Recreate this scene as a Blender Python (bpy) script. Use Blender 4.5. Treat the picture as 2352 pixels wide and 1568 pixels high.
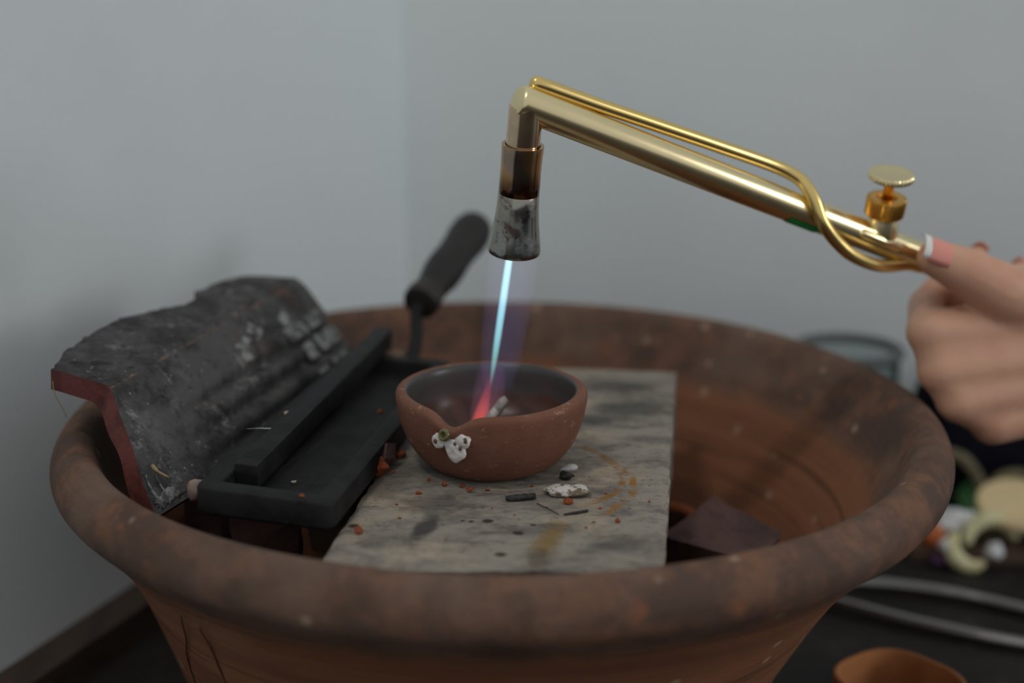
import bpy, bmesh, math, random
from mathutils import Vector, Matrix, noise as mnoise
random.seed(7)
D = bpy.data
for o in list(D.objects): D.objects.remove(o)
scn = bpy.context.scene
COL = scn.collection
S = 0.01                                   # the script is written in centimetres

# ------------------------------------------------------------------ camera
cam = D.cameras.new('camera'); co = D.objects.new('camera', cam); COL.objects.link(co)
co.location = (0.5*S, -50.9*S, 31.06*S)
co.rotation_euler = (math.radians(90-14.9), 0, 0)
cam.sensor_width = 36; cam.lens = 36*2889/2352
cam.dof.use_dof = True; cam.dof.focus_distance = 0.460; cam.dof.aperture_fstop = 3.6
cam.clip_start = 0.01
scn.camera = co
# ------------------------------------------------------------------ light
w = D.worlds.new('world'); scn.world = w; w.use_nodes = True
bg = w.node_tree.nodes['Background']; bg.inputs[0].default_value = (0.86, 0.88, 0.90, 1); bg.inputs[1].default_value = 0.46
def area(name, loc, tgt, sx, sy, power, col):
    l = D.lights.new(name, 'AREA'); l.shape = 'RECTANGLE'; l.size = sx*S; l.size_y = sy*S; l.energy = power; l.color = col
    o = D.objects.new(name, l); COL.objects.link(o); o.location = Vector(loc)*S
    o.rotation_euler = (Vector(tgt)-Vector(loc)).to_track_quat('-Z', 'Y').to_euler()
    return o
area('window_right_offscreen', (175, -45, 62), (0, 0, 14), 50, 55, 6, (0.96, 0.98, 1.0))
for lx in (-46, -36):                                 # twin bulbs of the room's lamp, mirrored in the crucible glaze
    l = D.lights.new('lamp_bulb_offscreen', 'POINT'); l.energy = 5.0; l.shadow_soft_size = .03; l.color = (1, .95, .86)
    o = D.objects.new('lamp_bulb_offscreen', l); COL.objects.link(o); o.location = Vector((lx, -70, 150))*S
scn.view_settings.view_transform = 'Standard'; scn.view_settings.look = 'None'
scn.view_settings.exposure = 0.17; scn.view_settings.gamma = 1.0
scn.view_settings.use_curve_mapping = False

# ------------------------------------------------------------------ materials
def lin(r, g, b):
    f = lambda c: (c/255/12.92) if c <= 10 else ((c/255+0.055)/1.055)**2.4
    return (f(r), f(g), f(b), 1)
class Mat:
    """small node builder"""
    def __init__(self, name, base, rough=.7, metal=0, spec=.5):
        self.m = D.materials.new(name); self.m.use_nodes = True
        self.nt = self.m.node_tree; self.b = self.nt.nodes['Principled BSDF']
        self.b.inputs['Roughness'].default_value = rough; self.b.inputs['Metallic'].default_value = metal
        self.b.inputs['Specular IOR Level'].default_value = spec
        self.tc = self.nt.nodes.new('ShaderNodeTexCoord').outputs['Object']
        self.col = self.rgb(base); self.h = None
    def n(self, t, **kw):
        x = self.nt.nodes.new(t)
        for k, v in kw.items(): setattr(x, k, v)
        return x
    def rgb(self, c):
        x = self.n('ShaderNodeRGB'); x.outputs[0].default_value = c; return x.outputs[0]
    def link(self, a, b): self.nt.links.new(a, b)
    def vec(self, scale=(1, 1, 1), loc=(0, 0, 0)):
        x = self.n('ShaderNodeMapping'); x.inputs['Scale'].default_value = scale; x.inputs['Location'].default_value = loc
        self.link(self.tc, x.inputs['Vector']); return x.outputs[0]
    def math(self, op, a, b=None, c=None):
        x = self.n('ShaderNodeMath', operation=op)
        for i, v in enumerate((a, b, c)):
            if v is None: continue
            if isinstance(v, (int, float)): x.inputs[i].default_value = v
            else: self.link(v, x.inputs[i])
        return x.outputs[0]
    def ramp(self, v, lo, hi):
        x = self.n('ShaderNodeMapRange', interpolation_type='SMOOTHSTEP')
        x.inputs['From Min'].default_value = lo; x.inputs['From Max'].default_value = hi
        self.link(v, x.inputs['Value']); return x.outputs[0]
    def noise(self, scale, detail=4, rough=.55, stretch=(1, 1, 1), loc=(0, 0, 0), dist=0):
        x = self.n('ShaderNodeTexNoise'); x.inputs['Scale'].default_value = scale
        x.inputs['Detail'].default_value = detail; x.inputs['Roughness'].default_value = rough; x.inputs['Distortion'].default_value = dist
        self.link(self.vec(stretch, loc), x.inputs['Vector']); return x.outputs['Fac']
    def voro(self, scale, loc=(0, 0, 0), feature='F1'):
        x = self.n('ShaderNodeTexVoronoi', feature=feature); x.inputs['Scale'].default_value = scale
        self.link(self.vec((1, 1, 1), loc), x.inputs['Vector']); return x.outputs['Distance']
    def xyz(self):
        x = self.n('ShaderNodeSeparateXYZ'); self.link(self.tc, x.inputs[0]); return x.outputs
    def mix(self, c, fac, k=1.0):
        x = self.n('ShaderNodeMix', data_type='RGBA')
        if k != 1.0: fac = self.math('MULTIPLY', fac, k)
        self.link(fac, x.inputs['Factor']); self.link(self.col, x.inputs['A'])
        if isinstance(c, tuple): x.inputs['B'].default_value = c
        else: self.link(c, x.inputs['B'])
        self.col = x.outputs['Result']; return self
    def spot(self, c, cx, cy, rx, ry, rot=0, k=1., soft=.45, wob=.7, wscale=150):
        """a stain with a shape of its own, given in local x/y centimetres"""
        o = self.xyz(); cs, sn = math.cos(math.radians(rot)), math.sin(math.radians(rot))
        dx = self.math('SUBTRACT', o[0], cx*S); dy = self.math('SUBTRACT', o[1], cy*S)
        u = self.math('ADD', self.math('MULTIPLY', dx, cs/(rx*S)), self.math('MULTIPLY', dy, sn/(rx*S)))
        v = self.math('ADD', self.math('MULTIPLY', dx, -sn/(ry*S)), self.math('MULTIPLY', dy, cs/(ry*S)))
        r = self.math('SQRT', self.math('ADD', self.math('MULTIPLY', u, u), self.math('MULTIPLY', v, v)))
        nz = self.math('MULTIPLY', self.math('SUBTRACT', self.noise(wscale, 5, .6, loc=(cx, cy, 0)), .5), wob*3)
        r = self.math('ADD', r, nz)
        return self.mix(c, self.math('SUBTRACT', 1.0, self.ramp(r, 1-soft, 1+soft)), k)
    def ring(self, c, cx, cy, R, wd, a0, a1, k=1.):
        o = self.xyz(); dx = self.math('SUBTRACT', o[0], cx*S); dy = self.math('SUBTRACT', o[1], cy*S)
        r = self.math('SQRT', self.math('ADD', self.math('MULTIPLY', dx, dx), self.math('MULTIPLY', dy, dy)))
        r = self.math('ADD', r, self.math('MULTIPLY', self.math('SUBTRACT', self.noise(60, 3), .5), .006))
        m = self.math('SUBTRACT', 1.0, self.ramp(self.math('ABSOLUTE', self.math('SUBTRACT', r, R*S)), wd*S*.4, wd*S))
        a = self.math('ARCTAN2', dy, dx); mid = math.radians((a0+a1)/2); hw = math.radians((a1-a0)/2)
        am = self.math('SUBTRACT', 1.0, self.ramp(self.math('ABSOLUTE', self.math('SUBTRACT', a, mid)), hw*.75, hw))
        m = self.math('MULTIPLY', m, am)
        return self.mix(c, self.math('MULTIPLY', m, self.ramp(self.noise(170, 3), .3, .6)), k)
    def bump(self, h, dist_mm=.4, strength=.6):
        x = self.n('ShaderNodeBump'); x.inputs['Distance'].default_value = dist_mm*.001; x.inputs['Strength'].default_value = strength
        self.link(h, x.inputs['Height'])
        if self.h is not None: self.link(self.h, x.inputs['Normal'])
        self.h = x.outputs[0]; return self
    def rough(self, v): self.link(v, self.b.inputs['Roughness']); return self
    def done(self):
        self.link(self.col, self.b.inputs['Base Color'])
        if self.h is not None: self.link(self.h, self.b.inputs['Normal'])
        return self.m

M = {}
# painted plaster
x = Mat('wall_paint', lin(226, 232, 233), .75, 0, .3)
x.mix(lin(218, 224, 226), x.ramp(x.noise(5, 4), .4, .65), .6)
x.bump(x.noise(160, 4, .6), .5, .25).bump(x.noise(22, 3), 1.5, .2); M['wall'] = x.done()
# dark workbench
x = Mat('bench_wood', lin(36, 31, 29), .6, 0, .35)
x.mix(lin(70, 62, 55), x.ramp(x.noise(40, 6, .65), .5, .75), .7).mix(lin(24, 20, 19), x.ramp(x.noise(9, 4, .6, (1, 6, 1)), .5, .7), .7)
x.bump(x.noise(120, 5), .6, .4); M['bench'] = x.done()
x = Mat('strip_wood', lin(74, 60, 52), .6, 0, .35)
x.mix(lin(46, 36, 32), x.ramp(x.noise(60, 6, .65, (1, .2, 1)), .45, .7), .8).bump(x.noise(150, 5), .4, .3); M['strip'] = x.done()
x = Mat('floor_tile', lin(96, 92, 88), .5); x.mix(lin(70, 66, 62), x.ramp(x.noise(6, 5), .4, .7)); M['floor'] = x.done()
# terracotta basin
x = Mat('basin_clay', lin(138, 90, 62), .78, 0, .3)
zz = x.xyz()[2]
x.mix(lin(112, 72, 52), x.ramp(x.noise(14, 5, .6, (.6, .6, 5)), .42, .68), .75)
x.mix(lin(160, 116, 88), x.ramp(x.noise(9, 4, .6, (.7, .7, 2.2), (3, 1, 2)), .55, .75), .55)
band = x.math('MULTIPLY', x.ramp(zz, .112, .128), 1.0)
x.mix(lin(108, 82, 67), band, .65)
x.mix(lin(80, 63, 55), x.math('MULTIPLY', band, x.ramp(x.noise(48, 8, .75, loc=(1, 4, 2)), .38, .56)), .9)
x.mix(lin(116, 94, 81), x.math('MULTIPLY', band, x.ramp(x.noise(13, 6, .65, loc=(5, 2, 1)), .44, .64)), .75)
x.mix(lin(160, 92, 60), x.math('MULTIPLY', x.ramp(zz, .10, .118), x.ramp(x.noise(75, 3, .5, loc=(2, 2, 2)), .64, .74)), .4)
x.mix(lin(196, 172, 148), x.math('SUBTRACT', 1.0, x.ramp(x.voro(42, (.3, .1, .2)), .05, .12)), .45)
x.mix(lin(74, 45, 32), x.math('MULTIPLY', x.ramp(x.noise(45, 6, .65, (.1, .1, 6), (3, 3, 1)), .50, .66), x.math('SUBTRACT', 1.0, x.math('MULTIPLY', band, .85))), .75)
x.bump(x.noise(55, 5, .6, (.2, .2, 4)), .8, .5).bump(x.noise(260, 4), .35, .5).bump(x.noise(18, 3), 2.0, .35); M['basin'] = x.done()
x = Mat('drip_stain', lin(84, 54, 38), .7); M['drip'] = x.done()
# small crucible clay
x = Mat('crucible_clay', lin(122, 84, 68), .85, 0, .25)
x.mix(lin(112, 70, 54), x.ramp(x.noise(45, 5, .6), .42, .68), .7).mix(lin(186, 150, 134), x.ramp(x.noise(170, 6, .75, (1, 1, 1.8)), .57, .70), .6)
x.mix(lin(178, 140, 122), x.math('SUBTRACT', 1.0, x.ramp(x.voro(330), .03, .1)), .6)
x.bump(x.noise(230, 5, .65, (1, 1, 2)), .5, .6); M['cruc'] = x.done()
x = Mat('crucible_glaze', lin(76, 72, 71), .3, 0, .32)
zz = x.xyz()[2]
low = x.math('SUBTRACT', 1.0, x.ramp(x.math('ADD', zz, x.math('MULTIPLY', x.math('SUBTRACT', x.noise(60, 4), .5), .008)), .0175, .0205))
x.mix(lin(84, 58, 46), low).mix(lin(58, 40, 34), x.math('MULTIPLY', low, x.ramp(x.noise(70, 5), .45, .62)), .8)
x.mix(lin(110, 66, 40), x.ramp(x.noise(85, 3, .5, loc=(3, 3, 3)), .66, .73), .8)
x.bump(x.noise(90, 3, .5, (.3, .3, 3)), .3, .25); M['glaze'] = x.done()
x = Mat('flux_crust', lin(216, 212, 208), .35, 0, .5)
x.mix(lin(120, 84, 72), x.math('SUBTRACT', 1.0, x.ramp(x.voro(600, (.2, .3, .1)), .08, .2)), .75).mix(lin(176, 164, 160), x.ramp(x.noise(300, 4), .5, .7), .7)
x.bump(x.voro(420, (.2, .3, .1)), .6, .7); M['flux'] = x.done()
x = Mat('flux_glass_green', lin(128, 126, 76), .12, 0, .6); x.b.inputs['Transmission Weight'].default_value = .35
x.mix(lin(90, 92, 56), x.ramp(x.noise(260, 4), .45, .65)); M['flux_green'] = x.done()
x = Mat('pit_dark', lin(106, 74, 62), .4); M['pit'] = x.done()
x = Mat('milky_flake', lin(214, 214, 214), .22, 0, .5); x.b.inputs['Transmission Weight'].default_value = .25
x.mix(lin(180, 180, 180), x.ramp(x.noise(300, 4), .5, .7)); M['milky'] = x.done()
x = Mat('dirty_crust', lin(206, 202, 194), .5); x.mix(lin(96, 78, 52), x.ramp(x.noise(200, 6, .7), .46, .56), .95).bump(x.noise(500, 4), .4, .8); M['dirty'] = x.done()
# slab (local origin at the slab centre top; set later), stains in world-like local cm
def slab_mat(cx, cy):
    x = Mat('fired_slab', lin(152, 144, 133), .92, 0, .2)
    x.mix(lin(112, 106, 101), x.ramp(x.noise(42, 8, .72, (.7, 1.3, 1)), .44, .62), .85)
    x.mix(lin(176, 160, 139), x.ramp(x.noise(36, 7, .68, (.8, 1.2, 1), (4, 1, 0)), .5, .66), .8)
    x.mix(lin(78, 75, 75), x.ramp(x.noise(75, 8, .75, (.5, 1.5, 1), (2, 7, 0)), .53, .68), .8)
    x.mix(lin(70, 66, 64), x.ramp(x.noise(420, 4, .7, (.5, 1.3, 1), (1, 3, 0)), .58, .68), .6)
    x.mix(lin(190, 180, 164), x.ramp(x.noise(330, 4, .7, (.6, 1.3, 1), (6, 3, 0)), .62, .72), .5)
    P = lambda X, Y: (X-cx, Y-cy)
    dk = lin(56, 53, 54)
    for X, Y, rx, ry, rot, k in [(-2.2, -9.1, 1.3, .9, 0, .6), (-2.45, -11.2, .35, 1.35, -16, .85), (-4.3, -7.5, .9, 1.2, 0, .5), (5.25, 5.2, 1.9, 1.0, 0, .6), (5.9, 1.8, 1.6, 1.0, 10, .6),
                             (4.6, 0.3, 2.2, .5, 0, .4), (6, -2.2, 1.2, .4, 0, .45), (-3.9, -12.2, .7, .6, 0, .4), (3.9, -12.6, 1.0, .5, 20, .4)]:
        x.spot(dk, *P(X, Y), rx, ry, rot, k, .6)
    x.ring(lin(140, 98, 46), *P(1.0, -6.2), 3.7, .24, -62, 62, .85)
    x.ring(lin(148, 104, 48), *P(.75, -7.0), 4.25, .2, -50, 14, .9)
    x.spot(lin(132, 104, 58), *P(1.75, -12.2), .38, 1.3, -14, .8, .5); x.spot(lin(92, 80, 64), *P(1.35, -13.7), .4, .6, 0, .7, .5)
    for X, Y, r in [(1.23, -11.0, .11), (.7, -11.7, .2), (-.34, -10.66, .2), (.13, -13.4, .2), (-.9, -10.7, .1), (-1.2, -10.65, .08), (-4.9, -11.1, .2), (3.3, -10.8, .08)]:
        x.spot(lin(52, 46, 42), *P(X, Y), r, r*.85, 0, .95, .3, .15, 300)
    x.mix(lin(58, 52, 50), x.math('SUBTRACT', 1.0, x.ramp(x.voro(240, (.1, .7, .3)), .06, .13)), .75)
    x.mix(lin(150, 84, 54), x.math('SUBTRACT', 1.0, x.ramp(x.voro(170, (.5, .2, .3)), .03, .06)), .8)
    x.bump(x.noise(300, 6, .75, (.5, 1.3, 1)), .8, .9).bump(x.voro(240, (.1, .7, .3)), .4, .5)
    return x.done()
# cast iron
x = Mat('cast_iron', lin(36, 35, 36), .58, .0, .18)
x.mix(lin(20, 19, 19), x.ramp(x.noise(60, 7, .7), .42, .62), .8).mix(lin(62, 44, 32), x.ramp(x.noise(110, 6, .7, loc=(3, 2, 1)), .6, .72), .5)
x.mix(lin(90, 86, 84), x.math('SUBTRACT', 1.0, x.ramp(x.voro(260, (.4, .2, 0)), .02, .06)), .5)
x.bump(x.noise(420, 4, .7), .35, .6).bump(x.noise(60, 4), .5, .4); M['iron'] = x.done()
x = Mat('charred_wood', lin(30, 27, 26), .55, 0, .4); x.mix(lin(48, 40, 36), x.ramp(x.noise(80, 5, .6, (1, 1, .3)), .45, .7), .6).bump(x.noise(150, 4), .5, .4); M['char'] = x.done()
x = Mat('ferrule_steel', lin(62, 58, 56), .5, .6); M['ferrule'] = x.done()
# broken tile
x = Mat('soot_clay', lin(82, 80, 80), .8, 0, .3)
x.mix(lin(46, 44, 45), x.ramp(x.noise(34, 7, .7), .42, .60), .85).mix(lin(104, 102, 104), x.ramp(x.noise(46, 7, .72, loc=(2, 5, 1)), .54, .72), .6)
x.mix(lin(88, 66, 54), x.ramp(x.noise(34, 6, .7, loc=(7, 1, 4)), .57, .72), .6).mix(lin(176, 170, 162), x.math('SUBTRACT', 1.0, x.ramp(x.voro(230, (.1, .2, .3)), .05, .13)), .55)
at = x.n('ShaderNodeAttribute', attribute_name='wear')
x.mix(lin(24, 22, 23), x.ramp(x.noise(120, 7, .75, loc=(9, 3, 3)), .52, .64), .7).mix(lin(164, 162, 160), x.ramp(x.noise(75, 8, .78, loc=(4, 8, 3)), .55, .67), .42)
x.mix(lin(138, 98, 76), x.ramp(x.math('MULTIPLY', at.outputs['Fac'], x.noise(70, 7, .75, loc=(2, 2, 8))), .40, .56), .85)
x.bump(x.noise(220, 6, .75), 1.1, .9).bump(x.noise(40, 5, .65), 1.5, .6); M['soot'] = x.done()
x = Mat('ash_white', lin(138, 138, 138), .9, 0, .2); x.mix(lin(62, 60, 62), x.ramp(x.noise(150, 6, .75), .44, .58), .9).bump(x.noise(260, 5), .5, .6); M['ash'] = x.done()
x = Mat('red_fracture', lin(104, 52, 46), .6, 0, .4)
x.mix(lin(74, 34, 32), x.ramp(x.noise(80, 7, .75), .42, .58), .85).mix(lin(158, 84, 50), x.ramp(x.noise(36, 5, .6, loc=(1, 1, 5)), .55, .72), .8).mix(lin(170, 150, 146), x.ramp(x.noise(170, 5, .7), .66, .74), .7)
x.bump(x.noise(130, 5, .7), 1.0, .7); M['red'] = x.done()
x = Mat('edge_rust', lin(150, 84, 54), .85); x.mix(lin(84, 70, 64), x.ramp(x.noise(120, 6, .7), .42, .56), .95).bump(x.noise(260, 4), .5, .6); M['rust'] = x.done()
x = Mat('brick_dark', lin(92, 66, 62), .85); x.mix(lin(58, 44, 44), x.ramp(x.noise(60, 6, .7), .42, .64), .8).mix(lin(130, 108, 104), x.ramp(x.noise(140, 5, .7, loc=(1, 3, 2)), .6, .7), .5).bump(x.noise(160, 5), .8, .7); M['brick'] = x.done()
x = Mat('brick_orange', lin(178, 98, 48), .85); x.mix(lin(140, 70, 36), x.ramp(x.noise(90, 5), .42, .64), .7).bump(x.noise(200, 5), .6, .7); M['orange'] = x.done()
x = Mat('firebrick', lin(120, 104, 90), .9); x.mix(lin(88, 74, 66), x.ramp(x.noise(50, 6), .4, .65)).bump(x.noise(200, 5), .6, .6); M['firebrick'] = x.done()
x = Mat('pebble', lin(150, 128, 118), .6); x.mix(lin(120, 64, 52), x.ramp(x.noise(130, 4), .48, .58)).bump(x.noise(300, 4), .4, .5); M['pebble'] = x.done()
x = Mat('crumb_clay', lin(140, 76, 48), .88, 0, .2); x.mix(lin(120, 58, 36), x.ramp(x.noise(400, 4), .42, .62), .8).bump(x.noise(700, 4), .3, .7); M['crumb'] = x.done()
x = Mat('charcoal', lin(58, 54, 53), .8); x.mix(lin(30, 28, 28), x.ramp(x.noise(400, 5, .7), .42, .6)).bump(x.noise(600, 4), .3, .8); M['charcoal'] = x.done()
x = Mat('pale_fleck', lin(196, 178, 160), .8); M['fleck'] = x.done()
x = Mat('straw', lin(150, 128, 96), .8); M['straw'] = x.done()
x = Mat('stub_grey', lin(158, 148, 142), .55); x.mix(lin(110, 92, 86), x.ramp(x.noise(160, 5, .65, (1, 1, 1)), .45, .62), .8).mix(lin(206, 198, 192), x.ramp(x.noise(110, 3, .5, loc=(1, 2, 3)), .58, .68), .7).bump(x.noise(300, 4), .4, .5); M['stub'] = x.done()
# brass
x = Mat('brass', lin(244, 226, 178), .2, 1.0); x.rough(x.math('ADD', .2, x.math('MULTIPLY', x.noise(90, 4), .1))); M['brass'] = x.done()
x = Mat('brass_gold', lin(242, 212, 138), .27, 1.0); M['brass_gold'] = x.done()
x = Mat('brass_deep', lin(226, 172, 84), .26, 1.0); M['brass_deep'] = x.done()
x = Mat('brass_dull', lin(222, 198, 166), .18, 1.0); x.mix(lin(186, 158, 132), x.ramp(x.noise(80, 4), .4, .65), .6); M['brass_dull'] = x.done()
x = Mat('heat_tinted_brass', lin(190, 152, 110), .16, 1.0)
zz = x.xyz()[2]
x.mix(lin(92, 58, 40), x.math('SUBTRACT', 1.0, x.ramp(x.math('ADD', zz, x.math('MULTIPLY', x.math('SUBTRACT', x.noise(70, 3), .5), .012)), .0245, .034)), .95)
x.mix(lin(120, 126, 132), x.ramp(x.noise(90, 3, .5, (1, 1, .5), (2, 0, 1)), .54, .66), .6)
x.mix(lin(190, 130, 66), x.ramp(x.noise(70, 3, .5, (1, 1, .5), (5, 2, 1)), .56, .68), .6); M['tint_upper'] = x.done()
x = Mat('heat_tinted_steel', lin(164, 160, 148), .22, 1.0)
x.mix(lin(150, 158, 162), x.ramp(x.noise(60, 3, .5, (1, 1, .6)), .46, .62), .7)
x.mix(lin(150, 96, 66), x.ramp(x.math('ADD', x.noise(80, 5, .6, (1, 1, .6), (3, 1, 1)), x.math('MULTIPLY', x.xyz()[2], -4.0)), .66, .80), .8)
x.mix(lin(86, 60, 58), x.ramp(x.noise(130, 7, .72, loc=(2, 2, 5)), .50, .62), .8)
x.rough(x.math('ADD', .17, x.math('MULTIPLY', x.ramp(x.noise(140, 5), .45, .65), .22))); M['tint_lower'] = x.done()
x = Mat('green_tape', lin(6, 150, 76), .45); M['green_tape'] = x.done()
# skin
x = Mat('skin', lin(206, 158, 132), .48, 0, .4)
x.b.inputs['Subsurface Weight'].default_value = .12; x.b.inputs['Subsurface Radius'].default_value = (.008, .003, .0015); x.b.inputs['Subsurface Scale'].default_value = .6
x.mix(lin(196, 136, 114), x.ramp(x.noise(28, 4), .45, .68), .6).mix(lin(216, 176, 150), x.ramp(x.noise(18, 3, .5, loc=(3, 3, 1)), .5, .7), .5)
x.bump(x.noise(420, 4, .6), .25, .35); M['skin'] = x.done()
x = Mat('nail_pink', lin(226, 148, 134), .16, 0, .6); M['nail'] = x.done()
x = Mat('nail_natural', lin(206, 150, 132), .3, 0, .5); M['nail_bare'] = x.done()
x = Mat('nail_white', lin(232, 230, 228), .2, 0, .5); M['nail_tip'] = x.done()
# things on the bench
x = Mat('dish_clay', lin(164, 108, 66), .82, 0, .25); x.mix(lin(134, 82, 48), x.ramp(x.noise(36, 5), .42, .66), .7).mix(lin(190, 150, 112), x.ramp(x.noise(90, 4, .6, loc=(1, 5, 2)), .64, .74), .6).bump(x.noise(200, 4), .4, .5); M['dish'] = x.done()
x = Mat('steel', lin(150, 148, 146), .36, 1.0); M['steel'] = x.done()
x = Mat('navy_cloth', lin(17, 18, 32), .9, 0, .15); x.mix(lin(14, 14, 20), x.ramp(x.noise(20, 4), .4, .65)).bump(x.noise(600, 2), .4, .4); M['navy'] = x.done()
x = Mat('khaki_rope', lin(112, 106, 82), .9); x.mix(lin(86, 80, 60), x.ramp(x.noise(200, 3), .4, .6)).bump(x.noise(400, 3), .5, .5); M['khaki'] = x.done()
x = Mat('cream_wood', lin(222, 200, 154), .6); x.mix(lin(214, 176, 128), x.ramp(x.noise(20, 3), .5, .7), .6); M['cream'] = x.done()
x = Mat('cream_shell', lin(216, 212, 168), .5); x.mix(lin(170, 160, 104), x.ramp(x.noise(50, 4), .45, .65), .8); M['shell'] = x.done()
x = Mat('white_shell', lin(220, 222, 222), .45); M['white'] = x.done()
x = Mat('leaf', lin(44, 110, 46), .55); x.mix(lin(24, 72, 28), x.ramp(x.noise(60, 4), .4, .6)); M['leaf'] = x.done()
x = Mat('orange_peel', lin(176, 92, 36), .6); M['peel'] = x.done()
x = Mat('purple_petal', lin(74, 38, 84), .6); M['purple'] = x.done()
x = Mat('tray_wood', lin(92, 72, 58), .6); x.mix(lin(60, 46, 38), x.ramp(x.noise(50, 5, .6, (.2, 1, 1)), .45, .65)); M['tray_wood'] = x.done()
x = Mat('jar_glass', lin(214, 222, 222), .06, 0, .5); x.b.inputs['Transmission Weight'].default_value = 1.0; x.b.inputs['IOR'].default_value = 1.3; M['glass'] = x.done()
x = Mat('jar_seal', lin(84, 88, 86), .6); M['seal'] = x.done()

# ------------------------------------------------------------------ mesh helpers (world centimetres in, metres out)
def put(name, verts, faces, mat, parent=None, org=None, smooth=True, slots=None, sharp=None):
    if org is None:
        org = parent['_o'] if parent is not None else None
    if org is None:
        xs, ys, zs = zip(*[tuple(v) for v in verts]); org = ((min(xs)+max(xs))/2, (min(ys)+max(ys))/2, min(zs))
    me = D.meshes.new(name)
    me.from_pydata([((v[0]-org[0])*S, (v[1]-org[1])*S, (v[2]-org[2])*S) for v in verts], [], [tuple(f) for f in faces])
    for m in (mat if isinstance(mat, (list, tuple)) else [mat]): me.materials.append(m)
    if slots: me.polygons.foreach_set('material_index', slots)
    bm = bmesh.new(); bm.from_mesh(me); bmesh.ops.recalc_face_normals(bm, faces=bm.faces); bm.to_mesh(me); bm.free()
    me.polygons.foreach_set('use_smooth', [smooth]*len(me.polygons))
    if sharp: me.set_sharp_from_angle(angle=math.radians(sharp))
    o = D.objects.new(name, me); COL.objects.link(o)
    if parent is None: o.location = Vector(org)*S
    else:
        o.parent = parent
        po = parent['_o']; o.location = (Vector(org)-Vector(po))*S
    o['_o'] = list(org)
    return o
def empty(name, org):
    o = D.objects.new(name, None); COL.objects.link(o); o.location = Vector(org)*S; o['_o'] = list(org); o.empty_display_size = .02; return o
def tag(o, label, cat, group=None):
    o['label'] = label; o['category'] = cat
    if group: o['group'] = group
    return o
def struct(o): o['kind'] = 'structure'; return o
def box(c, s, R=None, bev=0.0, seg=2):
    bm = bmesh.new(); bmesh.ops.create_cube(bm, size=1); bmesh.ops.scale(bm, vec=s, verts=bm.verts)
    if bev: bmesh.ops.bevel(bm, geom=list(bm.edges), offset=bev, segments=seg, affect='EDGES', profile=.6)
    if R is not None: bmesh.ops.transform(bm, matrix=R.to_4x4(), verts=bm.verts)
    bm.verts.index_update()
    V = [v.co+Vector(c) for v in bm.verts]; Fc = [[v.index for v in f.verts] for f in bm.faces]; bm.free(); return V, Fc
def frame(ax):
    ax = Vector(ax).normalized(); h = Vector((0, 0, 1)) if abs(ax.z) < .9 else Vector((1, 0, 0))
    a = ax.cross(h).normalized(); return a, ax.cross(a).normalized(), ax
def lathe(prof, n=64, org=(0, 0, 0), axis=(0, 0, 1), fn=None):
    """prof: list of (radius, height); closed ends where radius is 0"""
    a, b, c = frame(axis)
    if tuple(axis) == (0, 0, 1): a, b = Vector((1, 0, 0)), Vector((0, 1, 0))
    V, Fc, rows = [], [], []
    for i, (r, h) in enumerate(prof):
        if r < 1e-6:
            V.append(Vector(org)+c*h); rows.append([len(V)-1]*n); continue
        row = []
        for k in range(n):
            t = 2*math.pi*k/n; rr, hh = (r, h) if fn is None else fn(r, h, t, i)
            V.append(Vector(org)+a*(rr*math.cos(t))+b*(rr*math.sin(t))+c*hh); row.append(len(V)-1)
        rows.append(row)
    for i in range(len(rows)-1):
        A, B = rows[i], rows[i+1]
        for k in range(n):
            q = [A[k], A[(k+1) % n], B[(k+1) % n], B[k]]; q2 = []
            for j in q:
                if j not in q2: q2.append(j)
            if len(q2) > 2: Fc.append(q2)
    return V, Fc
def cr(pts, m=8, radii=None):
    """Catmull-Rom through points"""
    P = [Vector(p) for p in pts]; P = [2*P[0]-P[1]]+P+[2*P[-1]-P[-2]]; out, ro = [], []
    for i in range(len(pts)-1):
        p0, p1, p2, p3 = P[i:i+4]
        for j in range(m):
            f = j/m
            out.append(.5*((2*p1)+(-p0+p2)*f+(2*p0-5*p1+4*p2-p3)*f*f+(-p0+3*p1-3*p2+p3)*f**3))
            if radii: ro.append(radii[i]*(1-f)+radii[i+1]*f)
    out.append(Vector(pts[-1])); ro.append(radii[-1] if radii else 0)
    return (out, ro) if radii else out
def tube(pts, r, n=16, cap=True, rnd=False):
    """r: number or list; rnd rounds both ends"""
    P = [Vector(p) for p in pts]; R = list(r) if isinstance(r, (list, tuple)) else [r]*len(P)
    if rnd:
        def ends(p, d, rr): return [(p+d*rr*math.sin(t), rr*math.cos(t)) for t in (math.radians(78), math.radians(55), math.radians(30))]
        s = ends(P[0], (P[0]-P[1]).normalized(), R[0]); e = ends(P[-1], (P[-1]-P[-2]).normalized(), R[-1])[::-1]
        P = [q for q, _ in s]+P+[q for q, _ in e]; R = [q for _, q in s]+R+[q for _, q in e]
    V, Fc = [], []; t0 = (P[1]-P[0]).normalized(); a, b, _ = frame(t0)
    for i, p in enumerate(P):
        t = (P[min(i+1, len(P)-1)]-P[max(i-1, 0)]).normalized()
        q = t0.rotation_difference(t); a = q @ a; b = q @ b; t0 = t
        for k in range(n):
            an = 2*math.pi*k/n; V.append(p+(a*math.cos(an)+b*math.sin(an))*R[i])
    for i in range(len(P)-1):
        for k in range(n): Fc.append([i*n+k, i*n+(k+1) % n, (i+1)*n+(k+1) % n, (i+1)*n+k])
    if cap: Fc.append(list(range(n))[::-1]); Fc.append(list(range((len(P)-1)*n, len(P)*n)))
    return V, Fc
def join(*parts):
    V, Fc = [], []
    for v, f in parts:
        k = len(V); V += list(v); Fc += [[i+k for i in q] for q in f]
    return V, Fc
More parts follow.
